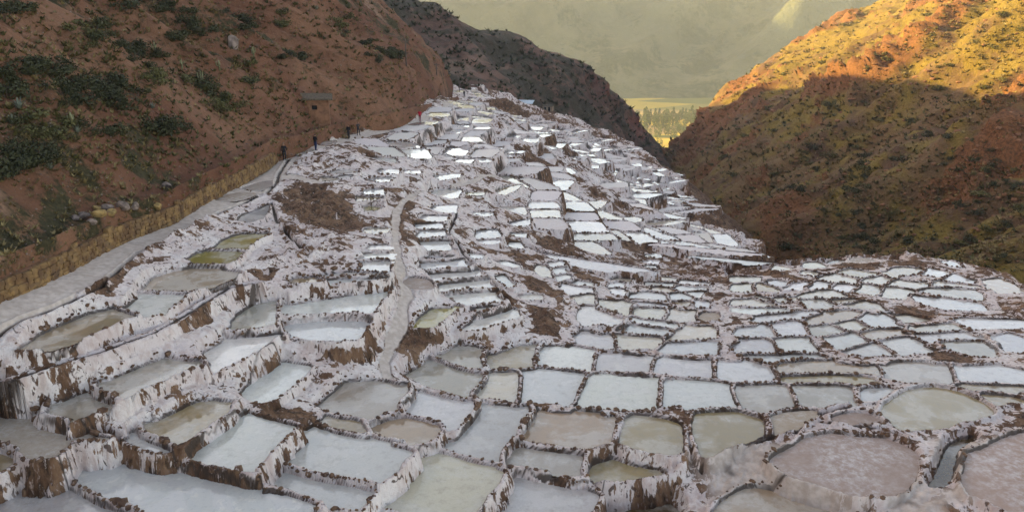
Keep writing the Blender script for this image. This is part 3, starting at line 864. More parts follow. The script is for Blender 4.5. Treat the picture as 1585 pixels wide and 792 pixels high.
# foot of the dry stone wall beside the path
WALLFOOT = np.array([at_z(*q) for q in [(-300, 615, -13.0), (-150, 540, -13.1), (-60, 500, -13.2), (0, 472, -13.3), (63, 447, -13.4), (109, 421, -13.5), (157, 395, -13.7), (200, 372, -13.8), (271, 345, -13.9), (313, 318, -14.0), (345, 301, -14.1), (385, 280, -14.2), (412, 264, -14.4), (430, 250, -14.8)]])

# footpaths and rills
pathm = np.zeros(X.shape); rill = np.zeros(X.shape)
_pp = PATHS[0][0]; pxl = np.interp(Y, _pp[:13, 1], _pp[:13, 0])
strip = (X < pxl) & (Y < WALLFOOT[-1, 1] - 1) & (INS < 0)
Hh = np.where(strip, Hb0, Hh); pathm = np.where(strip, 1.0, pathm)
for pts, hw in PATHS:
    m = (X > pts[:, 0].min() - 3) & (X < pts[:, 0].max() + 3) & (Y > pts[:, 1].min() - 3) & (Y < pts[:, 1].max() + 3)
    d = line_dist(X[m], Y[m], pts) + 0.25 * fbm(X[m] * .7, Y[m] * .7, 3, 21)
    f = np.clip((hw + 0.25 - d) / 0.4, 0, 1)
    wet = ii[m]
    f = np.where(wet, 0, f)
    lvl = Hb0[m] + 0.02 * fbm(X[m] * .8, Y[m] * .8, 2, 23)
    Hh[m] = Hh[m] * (1 - f) + lvl * f
    pathm[m] = np.maximum(pathm[m], f)
LEDGE = np.array([at_z(*q) for q in [(-60, 612, -15.3), (0, 593, -15.2), (76, 566, -15.0), (157, 543, -14.97), (192, 530, -14.97), (240, 513, -14.97), (290, 485, -14.97), (353, 445, -15.0), (400, 436, -15.1)]])
m = (X > LEDGE[:, 0].min() - 2) & (X < LEDGE[:, 0].max() + 2) & (Y > LEDGE[:, 1].min() - 2) & (Y < LEDGE[:, 1].max() + 2) & (INS < 0)
lx, ly = X[m], Y[m]; best = np.full(lx.shape, 1e9); zl = np.zeros(lx.shape)
for a_, b_ in zip(LEDGE[:-1], LEDGE[1:]):
    e = b_ - a_; t = np.clip(((lx - a_[0]) * e[0] + (ly - a_[1]) * e[1]) / (e[0] ** 2 + e[1] ** 2), 0, 1)
    d = np.hypot(lx - a_[0] - t * e[0], ly - a_[1] - t * e[1]); k_ = d < best; best[k_] = d[k_]; zl[k_] = (a_[2] + t * e[2])[k_]
best += 0.06 * fbm(lx * 1.3, ly * 1.3, 2, 33)
f = np.clip((0.48 - best) / 0.16, 0, 1); g = np.clip((0.15 - best) / 0.08, 0, 1)
Hh[m] = Hh[m] * (1 - f) + (zl - 0.14 * g) * f; rill[m] = np.maximum(rill[m], g)
for pts in RILLS[1:]:
    m = (X > pts[:, 0].min() - 2) & (X < pts[:, 0].max() + 2) & (Y > pts[:, 1].min() - 2) & (Y < pts[:, 1].max() + 2)
    d = line_dist(X[m], Y[m], pts) + 0.08 * fbm(X[m] * 1.5, Y[m] * 1.5, 2, 31)
    w = np.maximum(0.09, RR[m] * 0.0015)
    f = np.clip((w * 1.6 - d) / (w * 0.9), 0, 1) * (~ii[m]) * (np.abs(Hh[m] - Hb[m]) < 0.4)
    lip = np.clip(1 - np.abs(d - w * 2.6) / (w * 1.3), 0, 1) * (~ii[m]) * (np.abs(Hh[m] - Hb[m]) < 0.4)
    Hh[m] += 0.10 * lip - 0.20 * f
    rill[m] = np.maximum(rill[m], f)
# crust relief
mud0 = np.clip((X - 5.5) / 4, 0, 1) * np.clip((34.5 - Y) / 4, 0, 1) * (INS < 0)
Hh += mud0 * (0.10 * fbm(X * 1.4, Y * 1.4, 4, 47, ridged=True) + 0.05 * fbm(X * 5, Y * 5, 3, 48))
rel = np.where(ii & ~over, 0, 1) * (1 - 0.8 * pathm)
bare = np.clip((DMIN - 0.8) / 1.5, 0, 1) * (own < 0) * (1 - pathm) * (1 - rill)
Hh += bare * (0.5 * fbm(X * .35, Y * .35, 4, 45, ridged=True) + 0.26 * fbm(X * 1.1, Y * 1.1, 4, 46, ridged=True))
Hh += rel * (0.035 * fbm(X * 3.1, Y * 3.1, 3, 41) + 0.02 * vnoise(X * 9, Y * 9, 43))

def height(x, y):
    th = (math.atan2(x, y) - TH0) / DTH; rd = math.hypot(x, y); a = min(max(int(np.searchsorted(RS, rd)) - 1, 0), NR_ - 2); r = a + (rd - RS[a]) / (RS[a + 1] - RS[a])
    b = min(max(int(th), 0), NT_ - 2); f = min(max(r - a, 0), 1); g = min(max(th - b, 0), 1)
    return float((Hh[a, b] * (1 - g) + Hh[a, b + 1] * g) * (1 - f) + (Hh[a + 1, b] * (1 - g) + Hh[a + 1, b + 1] * g) * f)

# what the surface is made of: salt crust, bare earth, trodden path, wet rill
n_big = fbm(X * .16, Y * .13, 4, 51); n_mid = fbm(X * .55, Y * .55, 4, 52)
salt = np.where((own >= 0) | (DMIN < 0.9), 0.84 + 0.15 * n_mid, 0.60 + 0.5 * n_mid)
flatn = np.clip((Hh - Hb + 0.3) / 0.3, 0, 1)
drop = np.clip((np.where(own >= 0, LVL[np.maximum(own, 0)], Hh) - Hh) / 1.2, 0, 1)
salt -= np.clip((n_mid - 0.22) * 2.0, 0, 0.45) * np.clip(drop * 2 + 0.25 + (own < 0), 0, 1)
salt -= np.clip(drop * 3, 0, 1) * 0.17
earthy = np.clip((1 - X) / 6, 0, 1) * np.clip((33.5 - Y) / 3, 0, 1)
flatz = np.clip((X + 4) / 6, 0, 1) * np.clip((84 - Y) / 8, 0, 1) * (drop < 0.25)
salt -= flatz * (0.20 + 0.25 * n_mid)
salt -= earthy * np.clip(0.22 + 0.5 * n_mid, 0, .6) * (drop < 0.4)
salt -= drop * np.clip((n_big - 0.05) * 3.0, 0, 0.7)
salt = np.where((own < 0) & (n_big > 0.05) & (DMIN > 0.9), salt - 0.35, salt)
scar = [(495, 320, 3.2), (470, 300, 1.8), (535, 350, 2.2), (645, 365, 1.6), (640, 340, 1.6), (568, 235, 2.2), (515, 345, 2.0), (655, 520, 1.5), (640, 545, 1.3), (560, 535, 1.0), (300, 655, 0.0), (880, 320, 3.6), (930, 350, 3.4), (850, 290, 3.0),
        (830, 250, 4.0), (960, 370, 4.0), (790, 170, 4.0), (870, 230, 5), (845, 500, 0.8), (835, 480, 0.7), (1100, 330, 5.0), (1060, 300, 5.0), (1320, 412, 1.6), (1400, 408, 1.6), (1420, 482, 1.4), (1470, 553, 1.0), (1040, 758, 0.7), (430, 640, 0.8), (470, 645, 0.7)]
for a, b, r in scar:
    if r <= 0: continue
    c = cast(a, b)
    dd = np.hypot((X - c[0]), (Y - c[1])) / r
    salt -= np.clip(1.25 - dd + 0.5 * n_mid, 0, 0.55) * (own < 0) + np.clip(1.0 - dd + 0.6 * n_mid, 0, 0.62) * (own >= 0)
# front right banks are bare mud rather than salt
cpx_, cpy_, _d = to_px((X, Y, Hh))
mud = np.clip((X - 5.5) / 4, 0, 1) * np.clip((34.5 - Y) / 4, 0, 1)
salt -= mud * 0.12
edge_d = sdist(X, Y, LAND)
salt = np.where(edge_d > 0.5, salt - 0.35 * np.clip(edge_d, 0, 2), salt)
rill = np.maximum(rill, mud * np.clip(n_mid * 1.6 - 0.15, 0, .75))
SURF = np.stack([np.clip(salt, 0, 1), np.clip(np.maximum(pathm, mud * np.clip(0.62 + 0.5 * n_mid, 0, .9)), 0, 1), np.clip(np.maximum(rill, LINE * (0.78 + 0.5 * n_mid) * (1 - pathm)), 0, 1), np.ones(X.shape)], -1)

# vertex normals of the whole field, so that the pieces meet without a seam
Pw = np.stack([X, Y, Hh], -1)
du = np.gradient(Pw, axis=1); dv = np.gradient(Pw, axis=0)
NRM = np.cross(du, dv); NRM /= np.linalg.norm(NRM, axis=-1, keepdims=True) + 1e-9
NRM[NRM[..., 2] < 0] *= -1

# which quads exist: nothing left of the hill foot, nothing far down the ravine
HILLFOOT = PATHS[0][0]
fx = np.interp(Y, HILLFOOT[:, 1], HILLFOOT[:, 0]) - 4.5
fw = np.interp(Y, WALLFOOT[:, 1], WALLFOOT[:, 0]) - 0.25
edge_keep = edge_d < 30
keepv = (X > np.where(Y < WALLFOOT[-1, 1], np.maximum(fx, fw), fx)) & edge_keep
keepv &= ~((Y > 205) & (X < -22))
q4 = keepv[:-1, :-1] & keepv[1:, :-1] & keepv[:-1, 1:] & keepv[1:, 1:]
deep = (Hh < lvl_in - 0.22) & ii & ~over            # hidden pond bottoms
q4 &= ~(deep[:-1, :-1] & deep[1:, :-1] & deep[:-1, 1:] & deep[1:, 1:])
a, b, c, dq = vi[:-1, :-1], vi[:-1, 1:], vi[1:, 1:], vi[1:, :-1]
QUADS = np.stack([a, b, c, dq], -1)[q4]
fo = np.max(np.stack([own[:-1, :-1], own[:-1, 1:], own[1:, 1:], own[1:, :-1]], -1), -1)[q4]
fp = ((pathm[:-1, :-1] + pathm[1:, 1:]) / 2)[q4] > 0.5
massid = np.array([q.mass for q in ponds])
key = np.where(fp, -2, fo)
key = np.where((key >= 0) & massid[np.maximum(key, 0)], -3, key)
Pf = Pw.reshape(-1, 3); Nf = NRM.reshape(-1, 3); Sf = SURF.reshape(-1, 4)

def field_piece(name, quads, mat, origin=(0, 0, 0), parent=None):
    u, inv = np.unique(quads.ravel(), return_inverse=True)
    me = mesh_np(name, Pf[u] - np.array(origin), inv.reshape(-1, 4))
    at = me.attributes.new('surf', 'FLOAT_COLOR', 'POINT')
    at.data.foreach_set('color', Sf[u].astype(np.float32).ravel())
    me.normals_split_custom_set_from_vertices(Nf[u].astype(np.float32))
    return obj(name, me, mat, parent, None)

order = np.argsort(key, kind='stable'); ks = key[order]
uk, st = np.unique(ks, return_index=True); st = list(st) + [len(ks)]
pieces = {int(k): QUADS[order[st[i]:st[i + 1]]] for i, k in enumerate(uk)}
print('quads', len(QUADS), 'water', sum(len(w) for w in water_quads.values()))
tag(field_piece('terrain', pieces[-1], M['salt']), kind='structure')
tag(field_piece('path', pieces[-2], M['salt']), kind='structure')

def inflate(poly, e):
    c = poly.mean(0); n = len(poly)
    ar = np.dot(poly[:, 0], np.roll(poly[:, 1], -1)) - np.dot(poly[:, 1], np.roll(poly[:, 0], -1))
    t = np.roll(poly, -1, 0) - np.roll(poly, 1, 0); t /= np.linalg.norm(t, axis=1, keepdims=True) + 1e-9
    nn = np.stack([t[:, 1], -t[:, 0]], 1) * (1 if ar > 0 else -1)
    return poly + nn * e, ar > 0

XYf = np.stack([X.ravel(), Y.ravel()], 1)
def water_mesh(name, ids, origin):
    V = []; F = []; o = 0
    for i in ids:
        if i not in water_quads or not len(water_quads[i]): continue
        u, inv = np.unique(water_quads[i].ravel(), return_inverse=True)
        dz = 0.02 if ponds[i].col in 'DPS' else 0.0
        V.append(np.concatenate([XYf[u], np.full((len(u), 1), ponds[i].L + dz)], 1) - np.array(origin)); F.append(inv.reshape(-1, 4) + o); o += len(u)
    return mesh_np(name, np.concatenate(V), np.concatenate(F))

# far ponds past the three hundred: one mass
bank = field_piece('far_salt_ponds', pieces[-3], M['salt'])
tag(bank, 'mass of tiny far salt ponds down the fan of terraces', 'salt ponds', kind='stuff')
w = obj('water', water_mesh('water', [i for i, q in enumerate(ponds) if q.mass and q.col not in 'DPS'], (0, 0, 0)), M['brine'], bank); w.color = (.36, .34, .31, 1); tag(w, kind='stuff')
w = obj('salt_crust', water_mesh('salt_crust', [i for i, q in enumerate(ponds) if q.mass and q.col in 'DPS'], (0, 0, 0)), M['dry'], bank); w.color = (.62, .56, .53, 1); tag(w, kind='stuff')

# rim stones: a few shared shapes
def stone_mesh(i, sub=1):
    bm = bmesh.new(); bmesh.ops.create_icosphere(bm, subdivisions=sub, radius=1.0)
    r = random.Random(100 + i)
    sx, sy, sz = r.uniform(.75, 1.3), r.uniform(.65, 1.0), r.uniform(.5, .85)
    for v in bm.verts:
        k = r.uniform(.78, 1.16); v.co = Vector((v.co.x * sx * k, v.co.y * sy * k, v.co.z * sz * k))
    me = bpy.data.meshes.new('stone'); bm.to_mesh(me); bm.free()
    return me
STONES = [stone_mesh(i) for i in range(10)]
for s in STONES: s.materials.append(M['stone'])
SV = [(np.array([v.co[:] for v in s.vertices]), np.array([p.vertices[:] for p in s.polygons])) for s in STONES]
hashg = defaultdict(list)
def free(x, y, r):
    gx, gy = int(x / .4), int(y / .4)
    for i in (-1, 0, 1):
        for j in (-1, 0, 1):
            for a, b in hashg[(gx + i, gy + j)]:
                if (a - x) ** 2 + (b - y) ** 2 < r * r: return False
    hashg[(gx, gy)].append((x, y)); return True

def rot_z(a):
    c, s = math.cos(a), math.sin(a); return np.array([[c, -s, 0], [s, c, 0], [0, 0, 1]])

n_ind = 0
order_p = sorted([i for i, q in enumerate(ponds) if not q.mass and len(water_quads.get(i, ())) > 3], key=lambda i: np.hypot(*ponds[i].poly.mean(0)))
for i in order_p:
    q = ponds[i]
    c = q.poly.mean(0)
    root = empty('salt_pond', (c[0], c[1], q.L)); q.root = root
    nm = 'water' if q.col not in 'DPS' else 'salt_crust'
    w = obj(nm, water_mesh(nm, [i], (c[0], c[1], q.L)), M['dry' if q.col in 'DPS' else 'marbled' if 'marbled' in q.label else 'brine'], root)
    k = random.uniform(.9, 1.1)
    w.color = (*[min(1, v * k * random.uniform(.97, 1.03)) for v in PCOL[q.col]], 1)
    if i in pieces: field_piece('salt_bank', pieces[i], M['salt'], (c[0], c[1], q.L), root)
    depth = np.hypot(*c)
    if depth > 105 or q.few and depth > 45: continue
    # stones along the rim
    ring = q.poly; nrm = inflate(q.poly, 1.0)[0] - q.poly
    seg = np.roll(ring, -1, 0) - ring; ln = np.linalg.norm(seg, axis=1); tot = ln.sum(); cum = np.concatenate([[0], np.cumsum(ln)])
    s = random.uniform(0, .3); sv = []; sf = []; nb = 0
    while s < tot:
        j = min(np.searchsorted(cum, s, 'right') - 1, len(ring) - 1)
        x, y = ring[j] + seg[j] * ((s - cum[j]) / (ln[j] + 1e-9))
        nx, ny = nrm[j]
        for t_ in np.arange(-0.2, 0.75, 0.08):
            if height(x + nx * t_, y + ny * t_) > q.L + 0.07: break
        x += nx * (t_ + 0.06); y += ny * (t_ + 0.06)
        dense = vnoise(np.array([x * .45]), np.array([y * .45]), 61)[0] * 0.5 + 0.5
        big = vnoise(np.array([x * .2]), np.array([y * .2]), 63)[0]
        run = dense > (0.42 if not q.few else 0.75)
        size = (0.05 + 0.10 * random.random() ** 2.2) * (1.1 + 0.6 * big) * (1 + depth * 0.002) * (1.4 if c[0] < 2 and c[1] < 34 else 1)
        if not run: size *= 0.75
        s += size * (random.uniform(1.2, 2.0) if run else random.uniform(2.5, 7.0))
        if random.random() > (0.92 if run else 0.35) or not free(x, y, size * 1.15): continue
        x += random.uniform(-.06, .06); y += random.uniform(-.06, .06)
        z = height(x, y)
        if z > q.L + 0.5 or z < q.L + 0.04: continue
        a = random.uniform(0, 6.28); kx = random.randrange(10)
        if depth < 41:
            o = obj('stone', STONES[kx], None, root)
            o.location = (x - c[0], y - c[1], z - q.L + size * .05); o.rotation_euler = (random.uniform(-.4, .4), random.uniform(-.4, .4), a); o.scale = (size,) * 3
            n_ind += 1
        else:
            V, F = SV[kx]
            sf.append(F + len(V) * nb); nb += 1
            sv.append((V * size) @ rot_z(a).T + np.array([x - c[0], y - c[1], z - q.L + size * .2]))
    if nb:
        tag(obj('rim_stones', mesh_np('rim_stones', np.concatenate(sv), np.concatenate(sf), False), M['stone'], root), kind='stuff')
print('rim stones', n_ind)

# labels: the named ponds are landmarks, the others are told by the landmark they lie beside
marks = [q for q in ponds if q.label and hasattr(q, 'root')]
SHORT = {}
for q in marks: SHORT[id(q)] = ' '.join(q.label.split(',')[0].split()[:9])
used = defaultdict(int)
ORD = ['', 'second ', 'third ', 'fourth ', 'fifth ', 'sixth ', 'seventh ', 'eighth ']
for q in ponds:
    if q.mass or not hasattr(q, 'root'): continue
    if q.label:
        tag(q.root, q.label, 'salt pond', 'salt ponds on the terraces'); used[q.label] += 1; continue
    if q.traced:
        m = min(marks, key=lambda k: np.hypot((k.cpx - q.cpx)[0] * .7, (k.cpx - q.cpx)[1] * 1.5))
        dx, dy = q.cpx - m.cpx
        rel = ('left of' if dx < 0 else 'right of') if abs(dx) > abs(dy) * 2.2 else ('behind' if dy < 0 else 'in front of') if abs(dy) > abs(dx) * .9 else ('behind and left of' if dx < 0 else 'behind and right of') if dy < 0 else ('before and left of' if dx < 0 else 'before and right of')
        lab = 'small %s pond %s %s' % (PWORD[q.col], rel, SHORT[id(m)])
        used[lab] += 1
        if used[lab] > 1: lab = ORD[min(used[lab] - 1, 7)] + lab
        tag(q.root, ' '.join(lab.split()[:16]), 'salt pond', 'salt ponds on the terraces')
    else:
        x, y = q.cpx
        zone = 'below the hillside footpath' if x < 700 else 'along the top rim of the fan' if y < 190 else 'down the middle of the fan' if x < 860 else 'on the fan beside the brown scar' if x < 960 else 'near the ravine edge of the fan' if y < 330 else 'at the fan foot by the ravine'
        tag(q.root, 'little %s terrace pond %s' % (PWORD[q.col], zone), 'salt pond', 'little %s ponds %s' % (PWORD[q.col], zone))
NTH = 'leftmost second third fourth fifth sixth seventh eighth ninth tenth eleventh twelfth thirteenth fourteenth fifteenth sixteenth seventeenth eighteenth nineteenth twentieth'.split()
same = defaultdict(list)
for q in ponds:
    if not q.mass and hasattr(q, 'root') and not q.traced: same[q.root['label']].append(q)
for lab, qs in same.items():
    if len(qs) < 2: continue
    for k, q in enumerate(sorted(qs, key=lambda q: q.cpx[0])):
        q.root['label'] = lab + (', leftmost of its colour' if k == 0 else ', %s from the left' % NTH[min(k, 19)])

# ---------------------------------------------------------------- hillsides: lofted from surveyed profiles, roughened in three dimensions
def crom(P, n):
    """Catmull-Rom resample of control rows P (k, ..., 3) to n samples along axis 0"""
    k = len(P); t = np.linspace(0, k - 1, n); i = np.minimum(t.astype(int), k - 2); f = (t - i).reshape(-1, *([1] * (P.ndim - 1)))
    p0 = P[np.maximum(i - 1, 0)]; p1 = P[i]; p2 = P[i + 1]; p3 = P[np.minimum(i + 2, k - 1)]
    return 0.5 * (2 * p1 + (p2 - p0) * f + (2 * p0 - 5 * p1 + 4 * p2 - p3) * f ** 2 + (3 * p1 - p0 - 3 * p2 + p3) * f ** 3)

def grid_quads(a, b):
    v = np.arange(a * b).reshape(a, b)
    return np.stack([v[:-1, :-1], v[:-1, 1:], v[1:, 1:], v[1:, :-1]], -1).reshape(-1, 4)

def normals(G):
    n = np.cross(np.gradient(G, axis=1), np.gradient(G, axis=0)); n /= np.linalg.norm(n, axis=-1, keepdims=True) + 1e-9
    n[n[..., 2] < 0] *= -1
    return n

def loft(name, prof, nu, nv, disp, mat, kind='structure'):
    P = np.array(prof)                               # (profiles, points, 3)
    G = crom(P, nu)
    G = np.swapaxes(crom(np.swapaxes(G, 0, 1), nv), 0, 1)
    U, V = np.meshgrid(np.linspace(0, 1, nu), np.linspace(0, 1, nv), indexing='ij')
    G, surf = disp(G, U, V)
    me = mesh_np(name, G.reshape(-1, 3), grid_quads(nu, nv))
    at = me.attributes.new('surf', 'FLOAT_COLOR', 'POINT')
    s4 = np.concatenate([surf, np.ones((nu, nv, 1))], -1).astype(np.float32)
    at.data.foreach_set('color', s4.ravel())
    o = obj(name, me, mat); tag(o, kind=kind)
    bv = BVHTree.FromPolygons([tuple(p) for p in G.reshape(-1, 3)], [tuple(q) for q in grid_quads(nu, nv)])
    return o, bv

def pix_hit(bv, px, py):
    d = Vector(ray(px, py)).normalized()
    h = bv.ray_cast(Vector((0, 0, 0)), d)
    return h[0], h[1]

# --- the stone-walled foot of the left hill
WALL_H = 1.18

def left_profiles():
    px = [[(712, 155, 190), (690, 122, 187), (640, 58, 180), (588, 8, 172), (520, -60, 162), (400, -165, 165)],
          [(648, 176, 113), (612, 122, 115), (562, 62, 118), (500, -10, 122), (420, -100, 128), (250, -270, 138)],
          [(545, 199, 97), (490, 135, 99), (425, 62, 101), (345, -20, 105), (245, -120, 110), (80, -290, 120)],
          [(475, 222, 80), (400, 148, 81), (312, 64, 83), (215, -30, 86), (105, -140, 91), (-80, -310, 102)]]
    out = [[at_d(*q) for q in r] for r in px]
    top = WALLFOOT[::-1]
    rows = {12: None}
    hills = [[(400, 240), None]]
    # profiles that start on the wall: (fractions along the slope are metres up the hill)
    for i in (13, 11, 9, 8, 7, 6, 5, 3, 1, 0):
        f = WALLFOOT[i] + np.array([0, 0, WALL_H - 0.05])
        a = WALLFOOT[max(i - 1, 0)]; b = WALLFOOT[min(i + 1, 13)]
        t = (b - a)[:2] / np.linalg.norm((b - a)[:2]); n = np.array([-t[1], t[0]])
        n = n * 0.65 + np.array([-1, 0]) * 0.35; n /= np.linalg.norm(n)
        pr = [f]
        for dist, z in ((9, 6.6), (20, 15), (31, 23.5), (43, 32), (62, 44)):
            pr.append(f + np.array([n[0] * dist, n[1] * dist, z]))
        out.append(pr)
    last = np.array(out[-1])
    out.append(list(last + np.array([1, -30, 1.5]))); out.append(list(last + np.array([2, -90, 4])))
    res = []; hv = [0, 3, -5, 2, 6, -3, 4, -2, 5, 0, 3, 0, 0, 0, 0, 0, 0, 0]  # unseen crest heights varied to break up the shadow edge they cast
    for kk, r in enumerate(out):
        r = np.array(r); r[-1, 2] += hv[kk]
        d = r[1] - r[0]; h = np.array([d[0], d[1], 0]); h /= np.linalg.norm(h)
        res.append([r[0] - h * 0.1 + np.array([0, 0, -14.0]), r[0] + h * 0.25, r[0] + h * 1.7 + np.array([0, 0, .25])] + [*r[1:]] + [r[-1] + np.array([-50, 0, 8])])
    return res

def disp_left(G, U, V):
    n = normals(G); x, y, z = G[..., 0], G[..., 1], G[..., 2]
    w = np.clip((V - 0.27) / 0.15, 0, 1)
    gul = fbm(y * .085 + z * .02, z * .018 + x * .012, 4, 201, ridged=True)
    r1 = fbm(y * .25, z * .22, 5, 205); r2 = fbm(y * 1.3, z * 1.3, 4, 206)
    h = w * (gul * 2.4 + r1 * 1.3) + (0.25 + w * .75) * r2 * 0.30
    far = np.clip((y - 90) / 60, 0, 1)
    G = G + n * h[..., None]
    rock = np.clip(fbm(y * .09, z * .12, 4, 220) * 3 - 0.9, 0, 1)
    grass = np.clip(fbm(y * .05 + .3, z * .07, 4, 222) + 0.10 + np.clip((z + 9) * .02, -.2, .35), -0.4, 0.6)
    trail = np.exp(-((V - 0.22) / 0.03) ** 2) * (y < 75) * (V > .14) * (.75 + .5 * r1)
    return G, np.stack([rock, np.clip(grass, 0, 1) * 0.55, trail], -1)
hill_left, bv_left = loft('hill_left', left_profiles(), 520, 230, disp_left, M['hill_left'])

# --- right hillside across the ravine
RP = [[(1022, 250, 440), (1045, 222, 455), (1092, 165, 480), (1188, 95, 520), (1305, 34, 580), (1450, -30, 650)],
      [(1060, 300, 300), (1110, 230, 325), (1170, 165, 350), (1250, 110, 380), (1350, 40, 430), (1480, -40, 490)],
      [(1120, 370, 190), (1200, 280, 205), (1280, 200, 225), (1370, 120, 250), (1480, 20, 285), (1600, -70, 320)],
      [(1190, 460, 125), (1330, 340, 138), (1430, 250, 150), (1530, 150, 165), (1640, 30, 185), (1760, -80, 205)],
      [(1300, 600, 90), (1500, 430, 100), (1620, 310, 110), (1720, 200, 122), (1840, 60, 138), (1960, -60, 155)],
      [(1500, 800, 70), (1750, 560, 80), (1880, 420, 90), (2000, 280, 100), (2150, 120, 112), (2300, -20, 125)]]
RP = [[at_d(*q) for q in r] for r in RP]
back = [np.array(p) + np.array([40 + 8 * i, 60, -28]) for i, p in enumerate(RP[0])]
nearp = [np.array(p) + np.array([10, -60, 2]) for p in RP[-1]]
RP = [[np.array(p) + np.array([60, 80, -50]) for p in back], back] + RP + [nearp]
RP = [[np.array(r[0]) + np.array([-14, -6, -16])] + list(r) + [np.array(r[-1]) + np.array([70, 10, 22])] for r in RP]

def disp_right(G, U, V):
    n = normals(G); x, y, z = G[..., 0], G[..., 1], G[..., 2]
    s = 1.0 / np.clip(np.hypot(x, y) / 180, 0.6, 2.4)
    gul = fbm(y * .022 + x * .006, z * .01, 4, 301, ridged=True)
    g2 = fbm(y * .07 + x * .02, z * .03, 4, 303, ridged=True)
    r1 = fbm(y * .10, z * .16, 5, 305); r2 = fbm(y * .5, z * .6, 4, 306)
    outc = np.clip(fbm(y * .018 + .4, z * .045 + .8, 5, 311, .62) * 3.4 - 0.8 + r2 * .5, 0, 1)
    h = gul * 5.6 + g2 * 3.2 + r1 * 2.2 + r2 * .6 + outc * (2.2 + 3.4 * fbm(y * .16, z * .2, 3, 312, ridged=True))
    h = h - 4.5
    sp = np.array([at_d(*q) for q in [(1275, 150, 300), (1335, 122, 268), (1375, 100, 262), (1415, 70, 266), (1450, 38, 272), (1500, -5, 285)]])
    best = np.full(x.shape, 1e9)
    for a_, b_ in zip(sp[:-1], sp[1:]):
        e = b_ - a_; t = np.clip(((G - a_) @ e) / (e @ e), 0, 1)
        best = np.minimum(best, np.linalg.norm(G - a_ - t[..., None] * e, axis=-1))
    sb = np.clip(1.15 - best / 13 + 0.5 * r1, 0, 1)
    h = h + sb * (6.5 + 5 * fbm(y * .13, z * .16, 4, 321, ridged=True)); outc = np.maximum(outc, sb * 1.1)
    G = G + n * (h * np.clip(V * 6, 0.2, 1))[..., None]
    low = np.clip((-30 - z) / 16, 0, 1)
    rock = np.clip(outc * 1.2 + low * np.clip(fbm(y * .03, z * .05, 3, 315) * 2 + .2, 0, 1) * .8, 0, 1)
    grass = np.clip(0.20 + fbm(y * .02, z * .05, 4, 317) + (z + 26) * .02, 0, 1) * 0.5  # grass thickens uphill; its gold also brightens the sunlit slope by colour
    return G, np.stack([rock, grass, np.zeros_like(rock)], -1)
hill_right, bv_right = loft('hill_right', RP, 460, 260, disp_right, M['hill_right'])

# --- dark ridge beyond the fan
MP = [[(1026, 254, 450), (1018, 243, 455), (1008, 232, 460), (996, 216, 465), (985, 203, 470)],
      [(1000, 262, 330), (985, 235, 380), (975, 210, 400), (968, 185, 420), (962, 157, 430)],
      [(930, 240, 255), (930, 205, 330), (935, 180, 370), (938, 160, 390), (936, 135, 400)],
      [(850, 190, 262), (870, 165, 320), (885, 145, 350), (890, 128, 370), (885, 103, 385)],
      [(780, 158, 255), (800, 130, 300), (810, 112, 330), (815, 93, 350), (815, 71, 370)],
      [(715, 140, 238), (730, 108, 280), (735, 88, 310), (738, 68, 330), (735, 42, 350)],
      [(650, 140, 225), (650, 100, 270), (650, 70, 300), (650, 40, 320), (650, 9, 340)],
      [(520, 120, 210), (540, 80, 250), (550, 40, 280), (550, 0, 300), (550, -40, 330)]]
MP = [[at_d(*q) for q in r] for r in MP]
MP += [[np.array(q, float) for q in r] for r in ([(-62, 172, 4), (-78, 190, 17), (-98, 212, 35), (-118, 300, 41), (-132, 385, 39)], [(-160, 200, 0), (-180, 260, 20), (-200, 320, 42), (-212, 380, 48), (-222, 440, 48)])]  # unseen profiles added behind the left hill to shade the right hill
MP = [[p + np.array([12, 60, -20]) for p in MP[0]]] + MP
MP = [[r[0] + np.array([6, -25, -16])] + r + [r[-1] + np.array([-6, 45, -4]), r[-1] + np.array([-10, 110, -45])] for r in MP]

def disp_ridge(G, U, V):
    n = normals(G); x, y, z = G[..., 0], G[..., 1], G[..., 2]
    t = x * .8 + y * .3
    cliff = np.clip((x - 22) / 25, 0, 1)
    h = fbm(t * .03, z * .02, 4, 401, ridged=True) * 5 + fbm(t * .09, z * .1, 5, 402) * 3 + fbm(t * .4, z * .5, 3, 404) * .8
    h += cliff * fbm(t * .14, z * .03, 4, 406, ridged=True) * 3.2
    edge = np.clip((1 - V) * 4, 0.35, 1)
    G = G + n * (h * edge)[..., None]
    rock = np.clip(cliff * (0.45 + fbm(t * .06, z * .09, 3, 408)) * np.clip(V * 3 - .5, 0, 1), 0, 1)
    grass = np.clip(0.2 + fbm(t * .04, z * .06, 4, 409), 0, 1) * .5
    tr = np.exp(-((z + 25 + 0.10 * x) / 1.6) ** 2) * (x < 0) * 0.5
    return G, np.stack([rock, grass, tr], -1)
ridge, bv_ridge = loft('ridge_hill', MP, 300, 170, disp_ridge, M['ridge'])

# --- valley floor and the mountain wall behind it
VZ = -200.0
fl = mesh_np('valley_floor', [(-3500, 380, VZ - 40), (3500, 380, VZ - 40), (3500, 3400, VZ), (-3500, 3400, VZ), (-3500, 900, VZ), (3500, 900, VZ)], [(0, 1, 5, 4), (4, 5, 2, 3)], False)
tag(obj('valley_floor', fl, M['field']), kind='structure')
FP = []
for x in np.linspace(-3300, 3600, 24):
    yb = 1640 + 60 * math.sin(x * .003) - (220 if x > 900 else 0) * min(1, (x - 900) / 900 if x > 900 else 0)
    FP.append([np.array([x, yb - 60, VZ - 12]), np.array([x, yb + 140, VZ + 30]), np.array([x, yb + 480, VZ + 200]), np.array([x, yb + 900, VZ + 370]), np.array([x, yb + 1350, VZ + 520]), np.array([x, yb + 1900, VZ + 580])])

